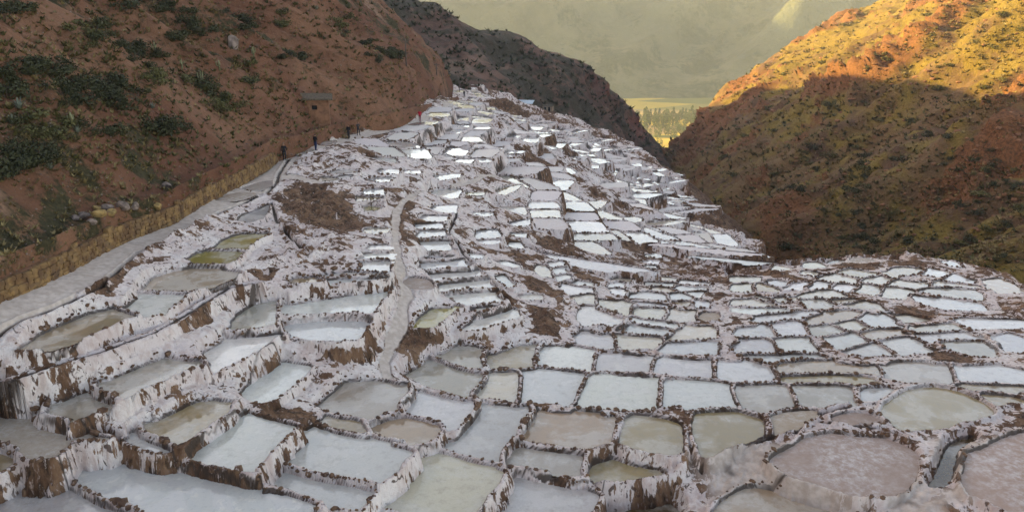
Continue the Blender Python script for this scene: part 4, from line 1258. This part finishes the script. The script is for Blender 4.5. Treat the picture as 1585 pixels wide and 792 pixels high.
def disp_far(G, U, V):
    n = normals(G); x, y, z = G[..., 0], G[..., 1], G[..., 2]
    w = np.clip(V * 4 - .3, 0, 1)
    u = x - 0.8 * (y - 1700)
    h = fbm(u * .0036, y * .0008, 5, 501, ridged=True) * 130 + fbm(u * .012, y * .006, 4, 503) * 26
    G = G + n * (h * w)[..., None]
    g = np.clip(0.3 - V * 1.4 + fbm(x * .004, y * .004, 4, 507), 0, 1)
    return G, np.stack([np.zeros_like(g), g * .6, np.zeros_like(g)], -1)
loft('mountain', FP, 420, 150, disp_far, M['far'])

# --- unseen mountain added behind the left hill to shade the far wall and haze
NP = []
for yv in np.linspace(1780, 3500, 12):
    hh = 350 + 70 * math.sin(yv * .009) + 45 * math.sin(yv * .021)  # crest waves shaped to break the shade into light shafts
    NP.append([np.array([-2600, yv, VZ - 10]), np.array([-1900, yv, VZ + 0.4 * (hh - VZ)]), np.array([-1150, yv, hh]), np.array([-1000, yv, hh - 30]), np.array([-700, yv, VZ + .35 * (hh - VZ)]), np.array([-420, yv, VZ - 10])])
NP = [[p + np.array([0, -160, 0]) * 1 - np.array([0, 0, max(0, p[2] - VZ) * .9]) for p in NP[0]]] + NP

def disp_near(G, U, V):
    n = normals(G); x, y, z = G[..., 0], G[..., 1], G[..., 2]
    G = G + n * (fbm(x * .004, y * .004, 5, 551, ridged=True) * 45)[..., None]
    o = np.zeros_like(x)
    return G, np.stack([o, o + .3, o], -1)
loft('shading_mountain', NP, 120, 90, disp_near, M['far'])

# --- the evening air
v, f = box_vf(-3300, 3600, -150, 3900, VZ - 60, 640)
hz = from_py('haze', v, f); tag(hz, kind='stuff')
hm = bpy.data.materials.new('haze_air'); hm.use_nodes = True
t = hm.node_tree; t.nodes.remove(t.nodes['Principled BSDF'])
pv = t.nodes.new('ShaderNodeVolumePrincipled')
pv.inputs['Color'].default_value = (0.78, 0.87, 0.95, 1); pv.inputs['Density'].default_value = 0.00012; pv.inputs['Anisotropy'].default_value = 0.2
t.links.new(pv.outputs[0], t.nodes['Material Output'].inputs['Volume'])
hz.data.materials.append(hm)

# ---------------------------------------------------------------- dry stone wall along the footpath
def block_mesh(i):
    r = random.Random(500 + i)
    bm = bmesh.new(); bmesh.ops.create_cube(bm, size=1.0)
    bmesh.ops.subdivide_edges(bm, edges=bm.edges[:], cuts=1, use_grid_fill=True)
    for v in bm.verts:
        c = v.co; l = c.length
        k = 0.5 / max(l, 1e-6)
        v.co = c * (0.55 + 0.45 * k) * r.uniform(.9, 1.1)
    me = bpy.data.meshes.new('stone'); bm.to_mesh(me); bm.free(); me.materials.append(M['wall_stone'])
    return me
BLOCKS = [block_mesh(i) for i in range(10)]
BV_ = []
for s in BLOCKS:
    bm = bmesh.new(); bm.from_mesh(s); bmesh.ops.triangulate(bm, faces=bm.faces[:]); bm.verts.ensure_lookup_table()
    BV_.append((np.array([v.co[:] for v in bm.verts]), np.array([[v.index for v in f.verts] for f in bm.faces]))); bm.free()

wall = empty('stone_wall', tuple(WALLFOOT[4]))
tag(wall, 'long ochre dry stone retaining wall along the footpath at left', 'stone wall')
wo = np.array(WALLFOOT[4])
seg = np.diff(WALLFOOT, axis=0); sl = np.linalg.norm(seg[:, :2], axis=1); scum = np.concatenate([[0], np.cumsum(sl)]); stot = scum[-1]
def wall_at(s):
    j = min(int(np.searchsorted(scum, s, 'right')) - 1, len(sl) - 1); f = (s - scum[j]) / sl[j]
    p = WALLFOOT[j] + seg[j] * f; t = seg[j][:2] / sl[j]
    return p, t, np.array([-t[1], t[0]])
core_v = []; ns = 120
for k in range(ns + 1):
    p, t, n = wall_at(stot * k / ns)
    taper = min(1, (ns - k) / 10 + .25)
    for off, z in ((0.16, -0.8), (0.22, WALL_H * taper - 0.08), (0.9, WALL_H * taper - 0.04), (0.9, -0.8)):
        core_v.append((p[0] + n[0] * off - wo[0], p[1] + n[1] * off - wo[1], p[2] + z - wo[2]))
core_f = [(4 * k + a, 4 * k + 4 + a, 4 * k + 4 + (a + 1) % 4, 4 * k + (a + 1) % 4) for k in range(ns) for a in range(4)]
from_py('wall_core', core_v, core_f, M['adobe'], wall)
cand = []
for cz in range(6):
    s = random.uniform(0, .3)
    while s < stot - .2:
        w = random.uniform(.28, .66); hgt = random.uniform(.22, .30)
        p, t, n = wall_at(min(s + w / 2, stot - .01))
        taper = min(1, (stot - s) / (stot / 12) + .25)
        z = cz * 0.225 + random.uniform(-.03, .03) + 0.03
        if z < WALL_H * taper - (0.02 if cz < 5 else random.uniform(0, .2)):
            off = 0.06 + 0.05 * (z / WALL_H) + random.uniform(-.05, .04)
            cand.append((np.array([p[0] + n[0] * off, p[1] + n[1] * off, p[2] + z + .05]), math.atan2(t[1], t[0]), (w * 1.06, random.uniform(.26, .36), hgt * 1.1)))
        s += w
vis = []
for i, c in enumerate(cand):
    x, y, d = to_px(c[0])
    vis.append((0 if -8 < x < PW else 1, d, i))
vis.sort()
sv = []; sf = []; nv_ = 0
for r_, (o_, d, i) in enumerate(vis):
    pos, a, sc = cand[i]; k = random.randrange(10)
    if r_ < 300:
        o = obj('stone', BLOCKS[k], None, wall); o.location = pos - wo; o.rotation_euler = (random.uniform(-.12, .12), random.uniform(-.12, .12), a + random.uniform(-.1, .1)); o.scale = sc
    else:
        V, F = BV_[k]
        sv.append((V * np.array(sc)) @ rot_z(a).T + pos - wo); sf.append(F + nv_); nv_ += len(V)
tag(obj('stones', mesh_np('stones', np.concatenate(sv), np.concatenate(sf), False), M['wall_stone'], wall), kind='stuff')

# ---------------------------------------------------------------- boulders by the wall
def rock_mesh(i, mat):
    r = random.Random(900 + i); bm = bmesh.new(); bmesh.ops.create_icosphere(bm, subdivisions=2, radius=1.0)
    pl = [(Vector((r.gauss(0, 1), r.gauss(0, 1), r.gauss(0, 1))).normalized(), r.uniform(.55, .85)) for _ in range(9)]
    for v in bm.verts:
        for n, d in pl:
            e = v.co.dot(n) - d
            if e > 0: v.co -= n * e
        v.co.z *= .8; v.co *= r.uniform(.97, 1.03)
    me = bpy.data.meshes.new('boulder'); bm.to_mesh(me); bm.free(); me.materials.append(mat); return me
BL = [(117, 336, .26, 0, 'small grey boulder at the left end of the rock heap'), (130, 333, .34, 0, 'blue grey boulder on the rock heap above the wall'), (143, 342, .26, 0, 'low grey rock at the front of the heap'),
      (152, 331, .40, 1, 'ochre flat boulder in the middle of the heap'), (150, 322, .28, 1, 'smaller ochre rock resting behind the flat one'), (167, 320, .36, 0, 'pale grey boulder at the back of the rock heap'),
      (174, 329, .34, 1, 'ochre round boulder right of the flat one'), (192, 319, .42, 0, 'brown boulder on the right side of the rock heap'), (209, 319, .34, 0, 'grey boulder at the right end of the rock heap'),
      (258, 286, .34, 0, 'lone dark boulder farther along the wall ledge'), (244, 318, .36, 1, 'lone tan slab on the trail above the wall'), (360, 68, .7, 0, 'dark rock fin jutting from the upper left hillside'), (510, 265, .0, 0, '')]
for i, (a, b, r_, oc, lab) in enumerate(BL):
    if not r_: continue
    h, n = pix_hit(bv_left, a, b + 4)
    if h is None: continue
    o = obj('boulder', rock_mesh(i, M['boulder_y' if oc else 'boulder']), None, None, h + Vector((0, 0, r_ * .45)))
    o.scale = (r_ * 1.25, r_, r_ * (1.0 if i != 11 else 1.9)); o.rotation_euler = (0, 0, random.uniform(0, 6))
    tag(o, lab, 'boulder', 'loose boulders on the left hillside')

# ---------------------------------------------------------------- shrubs, agaves, cacti
def leaf_cloud(seed, n, lobes, size, flat=.75):
    r = np.random.default_rng(seed)
    cs = np.stack([r.uniform(-.55, .55, lobes), r.uniform(-.55, .55, lobes), r.uniform(.15, .6, lobes) * flat], 1); rad = r.uniform(.28, .5, lobes)
    V = []; F = []
    for i in range(n):
        k = r.integers(lobes); d = r.normal(size=3); d /= np.linalg.norm(d)
        p = cs[k] + d * rad[k] * r.uniform(.55, 1.0) ** .5 * np.array([1, 1, flat])
        p[2] = max(p[2], 0.0)
        a = r.normal(size=3); a /= np.linalg.norm(a); b = np.cross(a, d); b /= np.linalg.norm(b) + 1e-9
        s = size * r.uniform(.6, 1.4); o = len(V)
        V += [p + a * s, p + b * s * .55, p - a * s, p - b * s * .55]; F.append((o, o + 1, o + 2, o + 3))
    return V, F
def py_mesh(name, vf, mat):
    me = bpy.data.meshes.new(name); me.from_pydata([tuple(map(float, p)) for p in vf[0]], [], vf[1]); me.materials.append(mat); return me
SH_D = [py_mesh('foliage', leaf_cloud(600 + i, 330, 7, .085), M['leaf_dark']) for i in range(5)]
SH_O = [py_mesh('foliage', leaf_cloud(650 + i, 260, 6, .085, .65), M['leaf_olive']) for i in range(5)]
STEM = []
for i in range(3):
    parts = []
    for k in range(5):
        a = k * 1.3 + i; parts.append(tube([(0, 0, -.25), (.12 * math.cos(a), .12 * math.sin(a), .1), (.4 * math.cos(a), .4 * math.sin(a), .42)], [.035, .028, .012], 4))
    STEM.append(py_mesh('stem', merge(parts), M['bark']))
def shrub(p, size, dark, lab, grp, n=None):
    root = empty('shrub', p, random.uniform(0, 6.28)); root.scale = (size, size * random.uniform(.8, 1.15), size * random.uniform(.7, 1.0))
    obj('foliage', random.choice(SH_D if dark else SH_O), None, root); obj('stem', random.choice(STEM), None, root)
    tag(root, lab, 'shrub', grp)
CL = [(150, 148, 26, 68, 30, 1, 'in the dense dark thicket high on the left hillside'), (70, 108, 8, 32, 12, 1, 'on the ridge left of the dense thicket'), (75, 210, 9, 55, 28, 0, 'on the bank below the dense thicket'),
      (38, 255, 14, 50, 38, 1, 'in the shady hollow at the left edge'), (15, 140, 5, 20, 30, 1, 'at the left edge beside the thicket'), (140, 55, 8, 44, 20, 0, 'on the upper left slope above the thicket'),
      (205, 85, 11, 55, 25, 1, 'in the belt slanting across the left hillside'), (250, 15, 10, 48, 14, 1, 'along the top edge of the left hillside'), (290, 55, 11, 42, 22, 1, 'in the upper belt left of the bare tan spur'),
      (240, 122, 6, 25, 12, 0, 'between the two belts of scrub'), (320, 135, 9, 34, 28, 0, 'at the lower end of the slanting belt'), (350, 168, 6, 25, 14, 0, 'above the bare bank by the shack'),
      (255, 200, 6, 45, 9, 1, 'in the low row above the eroded bank'), (160, 208, 2, 10, 5, 1, 'standing alone under the thicket'), (370, 30, 6, 22, 14, 1, 'beside the dark rock fin'), (392, 122, 5, 15, 25, 0, 'on the tan spur'),
      (455, 88, 6, 25, 9, 1, 'in the gully above the shack'), (565, 72, 8, 40, 16, 1, 'high up where the hill meets the ridge'), (600, 88, 9, 24, 8, 1, 'in the dark clump by the leaning pole'), (692, 106, 5, 16, 4, 1, 'on the low saddle before the ridge'),
      (430, 40, 6, 30, 20, 0, 'on the steep red upper slope'), (530, 40, 7, 30, 20, 0, 'near the top right of the left hill'), (30, 20, 6, 30, 15, 1, 'in the top left corner')]
for a, b, n, sx, sy, dark, where in CL:
    for k in range(n):
        h, nn = pix_hit(bv_left, a + random.gauss(0, sx * .5), b + random.gauss(0, sy * .5))
        if h is None: continue
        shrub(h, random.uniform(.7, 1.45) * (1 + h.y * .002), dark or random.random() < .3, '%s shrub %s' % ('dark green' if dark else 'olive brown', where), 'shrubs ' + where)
NR_SH = 0
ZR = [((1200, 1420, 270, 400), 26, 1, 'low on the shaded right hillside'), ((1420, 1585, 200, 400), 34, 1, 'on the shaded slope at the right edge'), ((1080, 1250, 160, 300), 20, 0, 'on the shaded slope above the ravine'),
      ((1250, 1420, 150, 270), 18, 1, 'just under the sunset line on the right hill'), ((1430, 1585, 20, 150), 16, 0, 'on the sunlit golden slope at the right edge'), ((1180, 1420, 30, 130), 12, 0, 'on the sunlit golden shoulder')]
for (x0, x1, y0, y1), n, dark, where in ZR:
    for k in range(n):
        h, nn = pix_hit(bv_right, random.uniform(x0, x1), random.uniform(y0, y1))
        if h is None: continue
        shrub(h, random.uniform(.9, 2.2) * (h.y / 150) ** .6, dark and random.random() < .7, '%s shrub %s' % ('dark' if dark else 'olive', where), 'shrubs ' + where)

def agave_vf(seed):
    r = random.Random(seed); parts = []
    for k in range(22):
        a = k * 2.4; el = .25 + 1.1 * (k / 22); L = r.uniform(.75, 1.05)
        dx, dy = math.cos(a), math.sin(a); pts = []
        w = .07
        base_ = np.array([dx * .05, dy * .05, 0]); mid = np.array([dx * L * .55 * math.cos(el), dy * L * .55 * math.cos(el), L * .55 * math.sin(el) + .05]); tip = np.array([dx * L * math.cos(el), dy * L * math.cos(el), L * math.sin(el)])
        s = np.array([-dy, dx, 0]) * w
        parts.append(([base_ - s, base_ + s, mid + s, mid - s, tip], [(0, 1, 2, 3), (3, 2, 4)]))
    return merge(parts)
AG = [py_mesh('agave', agave_vf(i), M['agave']) for i in range(2)]
for a, b, s, lab in [(30, 168, .8, 'pale agave left of the dense thicket'), (18, 192, .7, 'grey agave at the left edge under the thicket'), (268, 196, .9, 'grey agave amid the low shrub row'), (78, 262, .6, 'small agave on the shady bank'), (180, 130, .7, 'pale agave standing up out of the thicket'),
                 (120, 205, .6, 'small agave on the earthy bank'), (236, 168, .6, 'pale agave between two shrub belts'), (490, 15, .8, 'agave near the top of the red slope'), (210, 8, .9, 'tall pale agave at the top edge')]:
    h, nn = pix_hit(bv_left, a, b)
    if h is None: continue
    o = obj('agave', random.choice(AG), None, None, h); o.scale = (s,) * 3; o.rotation_euler.z = random.uniform(0, 6)
    tag(o, lab, 'agave', 'agaves on the left hillside')
def cactus(p, hgt, lab):
    root = empty('cactus', p, random.uniform(0, 6)); st = tube([(0, 0, -.3), (0, 0, hgt * .5), (.03, 0, hgt)], [.07, .08, .05], 8)
    from_py('stem', *st, M['cactus'], root, smooth=True)
    for k in range(3):
        a = k * 2.2 + random.random(); z = hgt * random.uniform(.2, .45); e = random.uniform(.18, .3)
        v, f = tube([(0, 0, z), (e * math.cos(a), e * math.sin(a), z + .1), (e * 1.1 * math.cos(a), e * 1.1 * math.sin(a), hgt * random.uniform(.7, .95))], [.05, .06, .04], 7)
        from_py('arm', v, f, M['cactus'], root, smooth=True)
    tag(root, lab, 'cactus', 'tall cacti on the left hillside')
for a, b, s, lab in [(312, 132, 1.7, 'pale branching cactus in the slanting shrub belt'), (240, 82, 1.3, 'thin cactus above the slanting belt'), (340, 108, 1.2, 'short cactus by the bare tan spur'), (112, 195, 1.1, 'slim cactus right of the thicket foot'), (393, 88, 1.4, 'cactus on the skyline of the tan spur'), (282, 105, 1.0, 'little cactus in the middle of the belt')]:
    h, nn = pix_hit(bv_left, a, b)
    if h is not None: cactus(h, s * .8, lab)

# grass and scree nobody could count
def scatter(name, bv, box, n, kind, mat, label, smin, smax, seed):
    r = np.random.default_rng(seed); V = []; F = []; tries = 0; k = 0
    px = r.uniform(box[0], box[1], n); py = r.uniform(box[2], box[3], n)
    for a, b in zip(px, py):
        h, nn = pix_hit(bv, a, b)
        if h is None: continue
        if vnoise(np.array([h.y * .12]), np.array([h.z * .2]), seed)[0] < r.uniform(-.9, .4): continue
        if name == 'slope_scrub' and h.z > -24 and r.random() < .65: continue
        s = r.uniform(smin, smax) * (0.5 + h.length / 120); p = np.array(h)
        if kind == 'tuft':
            for j in range(6):
                an = r.uniform(0, 6.28); t = r.uniform(.1, .7); o = len(V)
                d = np.array([math.cos(an), math.sin(an), 0]); sd = np.array([-d[1], d[0], 0]) * s * .22
                V += [p - sd + d * s * .1, p + sd + d * s * .1, p + d * s * (t + .3) + np.array([0, 0, s * r.uniform(.25, .75)])]; F.append((o, o + 1, o + 2))
        else:
            vv, ff = SV[r.integers(10)]; o = len(V)
            V += list(vv * s * np.array([1, 1, .8]) + p); F += [tuple(q + o) for q in ff]
    me = mesh_np(name, np.array(V), np.array(F), False)
    tag(obj(name, me, mat), label, kind='stuff')
scatter('dry_grass', bv_left, (-60, 720, -10, 420), 5200, 'tuft', M['leaf_dry'], 'dry grass tufts on the left hillside', .22, .5, 31)
scatter('low_scrub', bv_left, (-60, 640, -10, 260), 2000, 'tuft', M['leaf_olive'], 'low olive scrub on the left hillside', .25, .6, 32)
scatter('slope_grass', bv_right, (1030, 1640, -10, 420), 7000, 'tuft', M['leaf_dry'], 'dry grass tufts on the right hillside', .2, .5, 33)
scatter('slope_scrub', bv_right, (1030, 1640, -10, 420), 5000, 'tuft', M['leaf_olive'], 'low scrub on the right hillside', .22, .6, 34)
scatter('ridge_scrub', bv_ridge, (560, 1030, 0, 260), 3200, 'tuft', M['leaf_dark'], 'dark scrub on the far ridge', .35, .8, 35)
scatter('scree', bv_left, (-60, 720, 0, 440), 2600, 'rock', M['boulder'], 'loose scree on the left hillside', .04, .10, 36)
scatter('hillside_rubble', bv_right, (1030, 1640, -10, 420), 900, 'rock', M['adobe'], 'rubble on the right hillside', .10, .32, 37)

# ---------------------------------------------------------------- buildings
h, _n = pix_hit(bv_left, 486, 178)
hut = empty('adobe_hut', h + Vector((.5, -.7, -.1)), R(12)); tag(hut, 'small brown adobe hut with flat thatched roof on left slope', 'hut')
W_, D_, T_ = 1.5, 1.2, .22
wl = from_py('wall', *merge([box_vf(-W_, -.45, -D_, -D_ + T_, -2.2, 2.1), box_vf(.15, W_, -D_, -D_ + T_, -2.2, 2.1), box_vf(-.45, .15, -D_, -D_ + T_, -2.2, .95), box_vf(-.45, .15, -D_, -D_ + T_, 1.45, 2.1),
       box_vf(-W_, -W_ + T_, -D_ + T_ + .003, D_, -2.2, 2.1), box_vf(W_ - T_, W_, -D_ + T_ + .003, D_, -2.2, 2.1), box_vf(-W_ + T_ + .003, W_ - T_ - .003, D_ - T_, D_, -2.2, 2.1)]), M['adobe'], hut)
from_py('window', *box_vf(-.44, .14, -D_ + .15, -D_ + .2, .96, 1.44), M['dark'], hut)  # near-black slab painting the dark interior behind the window opening
rf = from_py('roof', [(-W_ - .35, -D_ - .4, 2.12), (W_ + .45, -D_ - .4, 2.02), (W_ + .45, D_ + .3, 2.35), (-W_ - .35, D_ + .3, 2.45), (-W_ - .3, -D_ - .38, 2.32), (W_ + .4, -D_ - .38, 2.2), (W_ + .4, D_ + .3, 2.5), (-W_ - .3, D_ + .3, 2.62)], box_vf(0, 1, 0, 1, 0, 1)[1], M['thatch'], hut)
for k in range(7):
    x = -W_ + k * .5; v, f = tube([(x, -D_ - .5, 2.08), (x, D_ + .2, 2.34)], [.05, .05], 6); from_py('pole', v, f, M['wood'], rf)

h, _n = pix_hit(bv_ridge, 812, 167)
shed = empty('open_shed', h + Vector((0, -2, -.2)), R(-12)); tag(shed, 'open shed with pale blue sheet roof at the far fan rim', 'shed')
for x in (-2.4, 0, 2.4):
    for y in (-1.4, 1.4): from_py('post', *box_vf(x - .08, x + .08, y - .08, y + .08, -.6, 2.0 + (.5 if y > 0 else 0)), M['wood'], shed)
rv = []; rfc = []
for k in range(25):
    x = -2.9 + k * 5.8 / 24; z = .05 * (k % 2)
    rv += [(x, -2.0, 2.0 + z), (x, 2.1, 2.75 + z), (x, -2.0, 1.94 + z), (x, 2.1, 2.69 + z)]
for k in range(24): rfc += [(4 * k, 4 * k + 4, 4 * k + 5, 4 * k + 1), (4 * k + 2, 4 * k + 3, 4 * k + 7, 4 * k + 6)]
from_py('roof', rv, rfc, M['blue_roof'], shed)
from_py('back_wall', *box_vf(-2.3, 2.3, 1.45, 1.55, -.5, 2.3), M['adobe'], shed)
h, _n = pix_hit(bv_ridge, 848, 170)
hs = empty('small_building', h + Vector((0, -1, -.3)), R(-15)); tag(hs, 'tiny tan building with dark doorways on the far ridge foot', 'building')
from_py('wall', *merge([box_vf(-2, -1.3, -1.2, -1, 0, 2), box_vf(-.5, .3, -1.2, -1, 0, 2), box_vf(1.1, 2, -1.2, -1, 0, 2), box_vf(-1.3, -.5, -1.2, -1, 1.6, 2), box_vf(.3, 1.1, -1.2, -1, 1.6, 2), box_vf(-2, -1.8, -.997, 1.2, 0, 2), box_vf(1.8, 2, -.997, 1.2, 0, 2), box_vf(-1.797, 1.797, 1, 1.2, 0, 2)]), M['tan_wall'], hs)
for x in (-.9, .7): from_py('doorway_shade', *box_vf(x - .4, x + .4, -1.05, -1.0, 0, 1.6), M['dark'], hs)  # near-black slabs painting the shade inside the open doorways
from_py('roof', *box_vf(-2.3, 2.3, -1.5, 1.5, 2.003, 2.15), M['thatch'], hs)

# ---------------------------------------------------------------- utility poles and their wire
tops = []
for bv, a, b, hp, lab in [(bv_left, 629, 103, 40, 'leaning wooden utility pole above the dark shrub clump'), (bv_left, 676, 116, 17, 'short wooden pole near the hill saddle'), (None, 711, 146, 33, 'wooden pole beside the top of the salt fan'), (None, 738, 128, 14, 'farthest thin pole on the fan rim')]:
    if bv: h, _n = pix_hit(bv, a, b)
    else:
        c = cast(a, b); h = Vector((c[0], c[1], height(c[0], c[1])))
    if h is None: continue
    dep = to_px(h)[2]; H = hp * dep / FPX / .95
    root = empty('utility_pole', h); tag(root, lab, 'utility pole', 'wooden utility poles')
    v, f = tube([(0, 0, -.5), (0, 0, H)], [.13, .09], 8); from_py('post', v, f, M['wood'], root, smooth=True)
    from_py('crossarm', *box_vf(-.6, .6, .1, .2, H - .5, H - .38), M['wood'], root)
    tops.append(np.array(h) + np.array([0, 0, H - .3]))
hL, _n = pix_hit(bv_left, 520, 45)
if hL is not None: tops.insert(0, np.array(hL) + np.array([0, 0, 3.0]))
for k in range(len(tops) - 1):
    a, b = tops[k], tops[k + 1]; pts = [a + (b - a) * t - np.array([0, 0, 4 * t * (1 - t) * .6]) for t in np.linspace(0, 1, 13)]
    v, f = tube(pts, [.02] * 13, 4); tag(from_py('wire', v, f, M['wire']), ['sagging wire from the hillside to the leaning pole', 'sagging wire between the leaning pole and short pole', 'sagging wire between the short pole and fan pole', 'sagging wire to the farthest pole'][k], 'wire', 'sagging utility wires')

# ---------------------------------------------------------------- people on the path
def person(foot, rz, jacket, trousers, label, pose, scale=1.0):
    """one continuous skinned body, 1.72 m, facing -y; materials by height"""
    hipw, shw = .10, .19
    J = {'pelvis': (0, 0, .94, .135), 'waist': (0, 0, 1.10, .125), 'chest': (0, .01, 1.30, .155), 'neckb': (0, .01, 1.44, .085), 'neck': (0, -.005, 1.50, .055), 'jaw': (0, -.03, 1.565, .075), 'skull': (0, -.012, 1.65, .092), 'crown': (0, 0, 1.70, .065)}
    E = [('pelvis', 'waist'), ('waist', 'chest'), ('chest', 'neckb'), ('neckb', 'neck'), ('neck', 'jaw'), ('jaw', 'skull'), ('skull', 'crown')]
    for s, n in ((-1, 'l'), (1, 'r')):
        st = pose['stride'] * s
        J.update({'hip' + n: (hipw * s, 0, .90, .095), 'knee' + n: (hipw * s * 1.05, -.03 - st * .5, .50, .062), 'ank' + n: (hipw * s * 1.05, .02 - st, .09, .042), 'toe' + n: (hipw * s * 1.2, -.15 - st, .035, .032)})
        E += [('pelvis', 'hip' + n), ('hip' + n, 'knee' + n), ('knee' + n, 'ank' + n), ('ank' + n, 'toe' + n)]
        b = pose['arm'][0 if s < 0 else 1]
        el = (shw * s * 1.35, .03 - b * .10, 1.12 + b * .02); hd = (shw * s * (1.4 - b * .9), -.02 - b * .30, .88 + b * .42)
        J.update({'sh' + n: (shw * s, .01, 1.40, .072), 'el' + n: (*el, .048), 'wr' + n: (*hd, .033), 'hand' + n: (hd[0] - .01 * s, hd[1] - .05 * b - .02, hd[2] - .09 * (1 - b), .030)})
        E += [('chest', 'sh' + n), ('sh' + n, 'el' + n), ('el' + n, 'wr' + n), ('wr' + n, 'hand' + n)]
    names = list(J); me = bpy.data.meshes.new('person'); me.from_pydata([J[k][:3] for k in names], [(names.index(a), names.index(b)) for a, b in E], [])
    o = bpy.data.objects.new('person', me); COL.objects.link(o)
    o.modifiers.new('s', 'SKIN')
    for k, nm in enumerate(names):
        r = J[nm][3]; sv_ = me.skin_vertices[0].data[k]
        sv_.radius = (r * (1.15 if nm in ('chest', 'waist', 'pelvis') else 1), r * (.82 if nm in ('chest', 'waist', 'pelvis') else 1)); sv_.use_root = nm == 'pelvis'
    sd = o.modifiers.new('d', 'SUBSURF'); sd.levels = 1; sd.render_levels = 1
    dg = bpy.context.evaluated_depsgraph_get(); dg.update()
    m2 = bpy.data.meshes.new_from_object(o.evaluated_get(dg)); bpy.data.objects.remove(o)
    b = bpy.data.objects.new('person', m2); COL.objects.link(b)
    m2.materials.clear()
    for m in (jacket, trousers, M['skin'], M['hair']): m2.materials.append(m)
    for p in m2.polygons:
        c = p.center; hand = c.z < 1.0 + .4 * pose['arm'][0 if c.x < 0 else 1] and abs(c.x) > .2
        near_hand = min(math.dist(c, J['handl'][:3]), math.dist(c, J['handr'][:3])) < .09
        p.material_index = 3 if (c.z > 1.62 and c.y > -.07) or c.z > 1.70 else 2 if c.z > 1.475 or near_hand else 0 if (c.z > .93 or abs(c.x) > .2 and c.z > .6) else 1
        if c.z < .10: p.material_index = 3
        p.use_smooth = True
    b.location = foot; b.rotation_euler = (0, 0, rz); b.scale = (scale,) * 3
    tag(b, label, 'person', 'people walking the hillside path')
PM = {k: plain(k, c, .8, .15) for k, c in {'black_jacket': (.014, .013, .015), 'dark_trousers': (.018, .018, .024), 'navy_trousers': (.02, .028, .07), 'red_jacket': (.38, .012, .03), 'maroon_trousers': (.13, .012, .02), 'grey_coat': (.03, .028, .03)}.items()}
PEOPLE = [(441, 249, 0.3, 'black_jacket', 'dark_trousers', 'person in black walking by the end of the stone wall', {'stride': .14, 'arm': (.1, .2)}),
          (489, 234, 2.6, 'black_jacket', 'navy_trousers', 'person in black top and navy trousers on the blue pond rim', {'stride': .05, 'arm': (.6, .5)}),
          (540, 215, -.4, 'black_jacket', 'dark_trousers', 'person in dark clothes, left of the pair on the path', {'stride': .08, 'arm': (.2, .3)}),
          (555, 210, .9, 'grey_coat', 'dark_trousers', 'person with raised forearms, right of the pair on the path', {'stride': .12, 'arm': (.9, .9)}),
          (650, 188, 3.0, 'red_jacket', 'maroon_trousers', 'person in bright red jacket farther along the path', {'stride': .07, 'arm': (.5, .4)}),
          (718.5, 150.5, .5, 'black_jacket', 'dark_trousers', 'tiny dark figure at the top of the salt fan', {'stride': .06, 'arm': (.1, .1)})]
for a, b, rz, j, t_, lab, pose in PEOPLE:
    c = cast(a, b); person((c[0], c[1], height(c[0], c[1])), rz, PM[j], PM[t_], lab, pose)

# ---------------------------------------------------------------- trees on the valley floor
def crown_vf(seed, n, kind):
    r = np.random.default_rng(seed); V = []; F = []
    for i in range(n):
        t = r.uniform(0.12, 1.0); lob = .75 + .35 * math.sin(t * 19 + seed) * .6
        rad = (.17 * (1 - t) ** .6 + .035) * lob if kind == 'tall' else .36 * math.sqrt(max(0, 1 - (2 * (t - .12) / .88 - 1) ** 2)) * lob
        an = r.uniform(0, 6.28); q = rad * r.uniform(.4, 1) ** .5
        p = np.array([q * math.cos(an), q * math.sin(an), t]); a = r.normal(size=3); a /= np.linalg.norm(a); b = np.cross(a, r.normal(size=3)); b /= np.linalg.norm(b)
        s = r.uniform(.03, .065); o = len(V); V += [p + a * s, p + b * s * .7, p - a * s, p - b * s * .7]; F.append((o, o + 1, o + 2, o + 3))
    return V, F
CRT = [py_mesh('crown', crown_vf(800 + i, 260, 'tall'), M['leaf_tree']) for i in range(4)]
CRR = [py_mesh('crown', crown_vf(820 + i, 220, 'round'), M['leaf_tree']) for i in range(3)]
TRK = py_mesh('trunk', tube([(0, 0, -.05), (.005, 0, .4), (0, .004, .85)], [.022, .016, .006], 6), M['bark'])
def tree(p, hgt, tall, lab, grp):
    root = empty('tree', p, random.uniform(0, 6)); root.scale = (hgt * (1.15 if tall else 1.0),) * 2 + (hgt,)
    obj('crown', random.choice(CRT if tall else CRR), None, root); obj('trunk', TRK, None, root)
    tag(root, lab, 'tree', grp)
def floor_at(px, py):
    a, b, c = ray(px, py); d = VZ / c; return Vector((a * d, b * d, VZ))
for k in range(46):
    x = 972 + 110 * ((k + random.random() * .8) / 46); tree(floor_at(x, random.uniform(183, 190)), random.uniform(12, 24), True, 'slender poplar in the far row behind the yellow field', 'poplars in the far row')
for k in range(34):
    x = 970 + 105 * random.random(); tree(floor_at(x, random.uniform(191, 201)), random.uniform(10, 26), random.random() < .6, 'tree in the sunlit valley wood', 'trees of the sunlit valley wood')
for k in range(34):
    x = 975 + 85 * random.random(); tree(floor_at(x, random.uniform(202, 214)), random.uniform(8, 15), False, 'dark round tree in the near valley wood', 'round trees of the near valley wood')
for k in range(12):
    x = 1000 + 60 * random.random(); tree(floor_at(x, random.uniform(218, 232)), random.uniform(6, 10), False, 'small tree beside the brown valley field', 'small trees by the brown field')
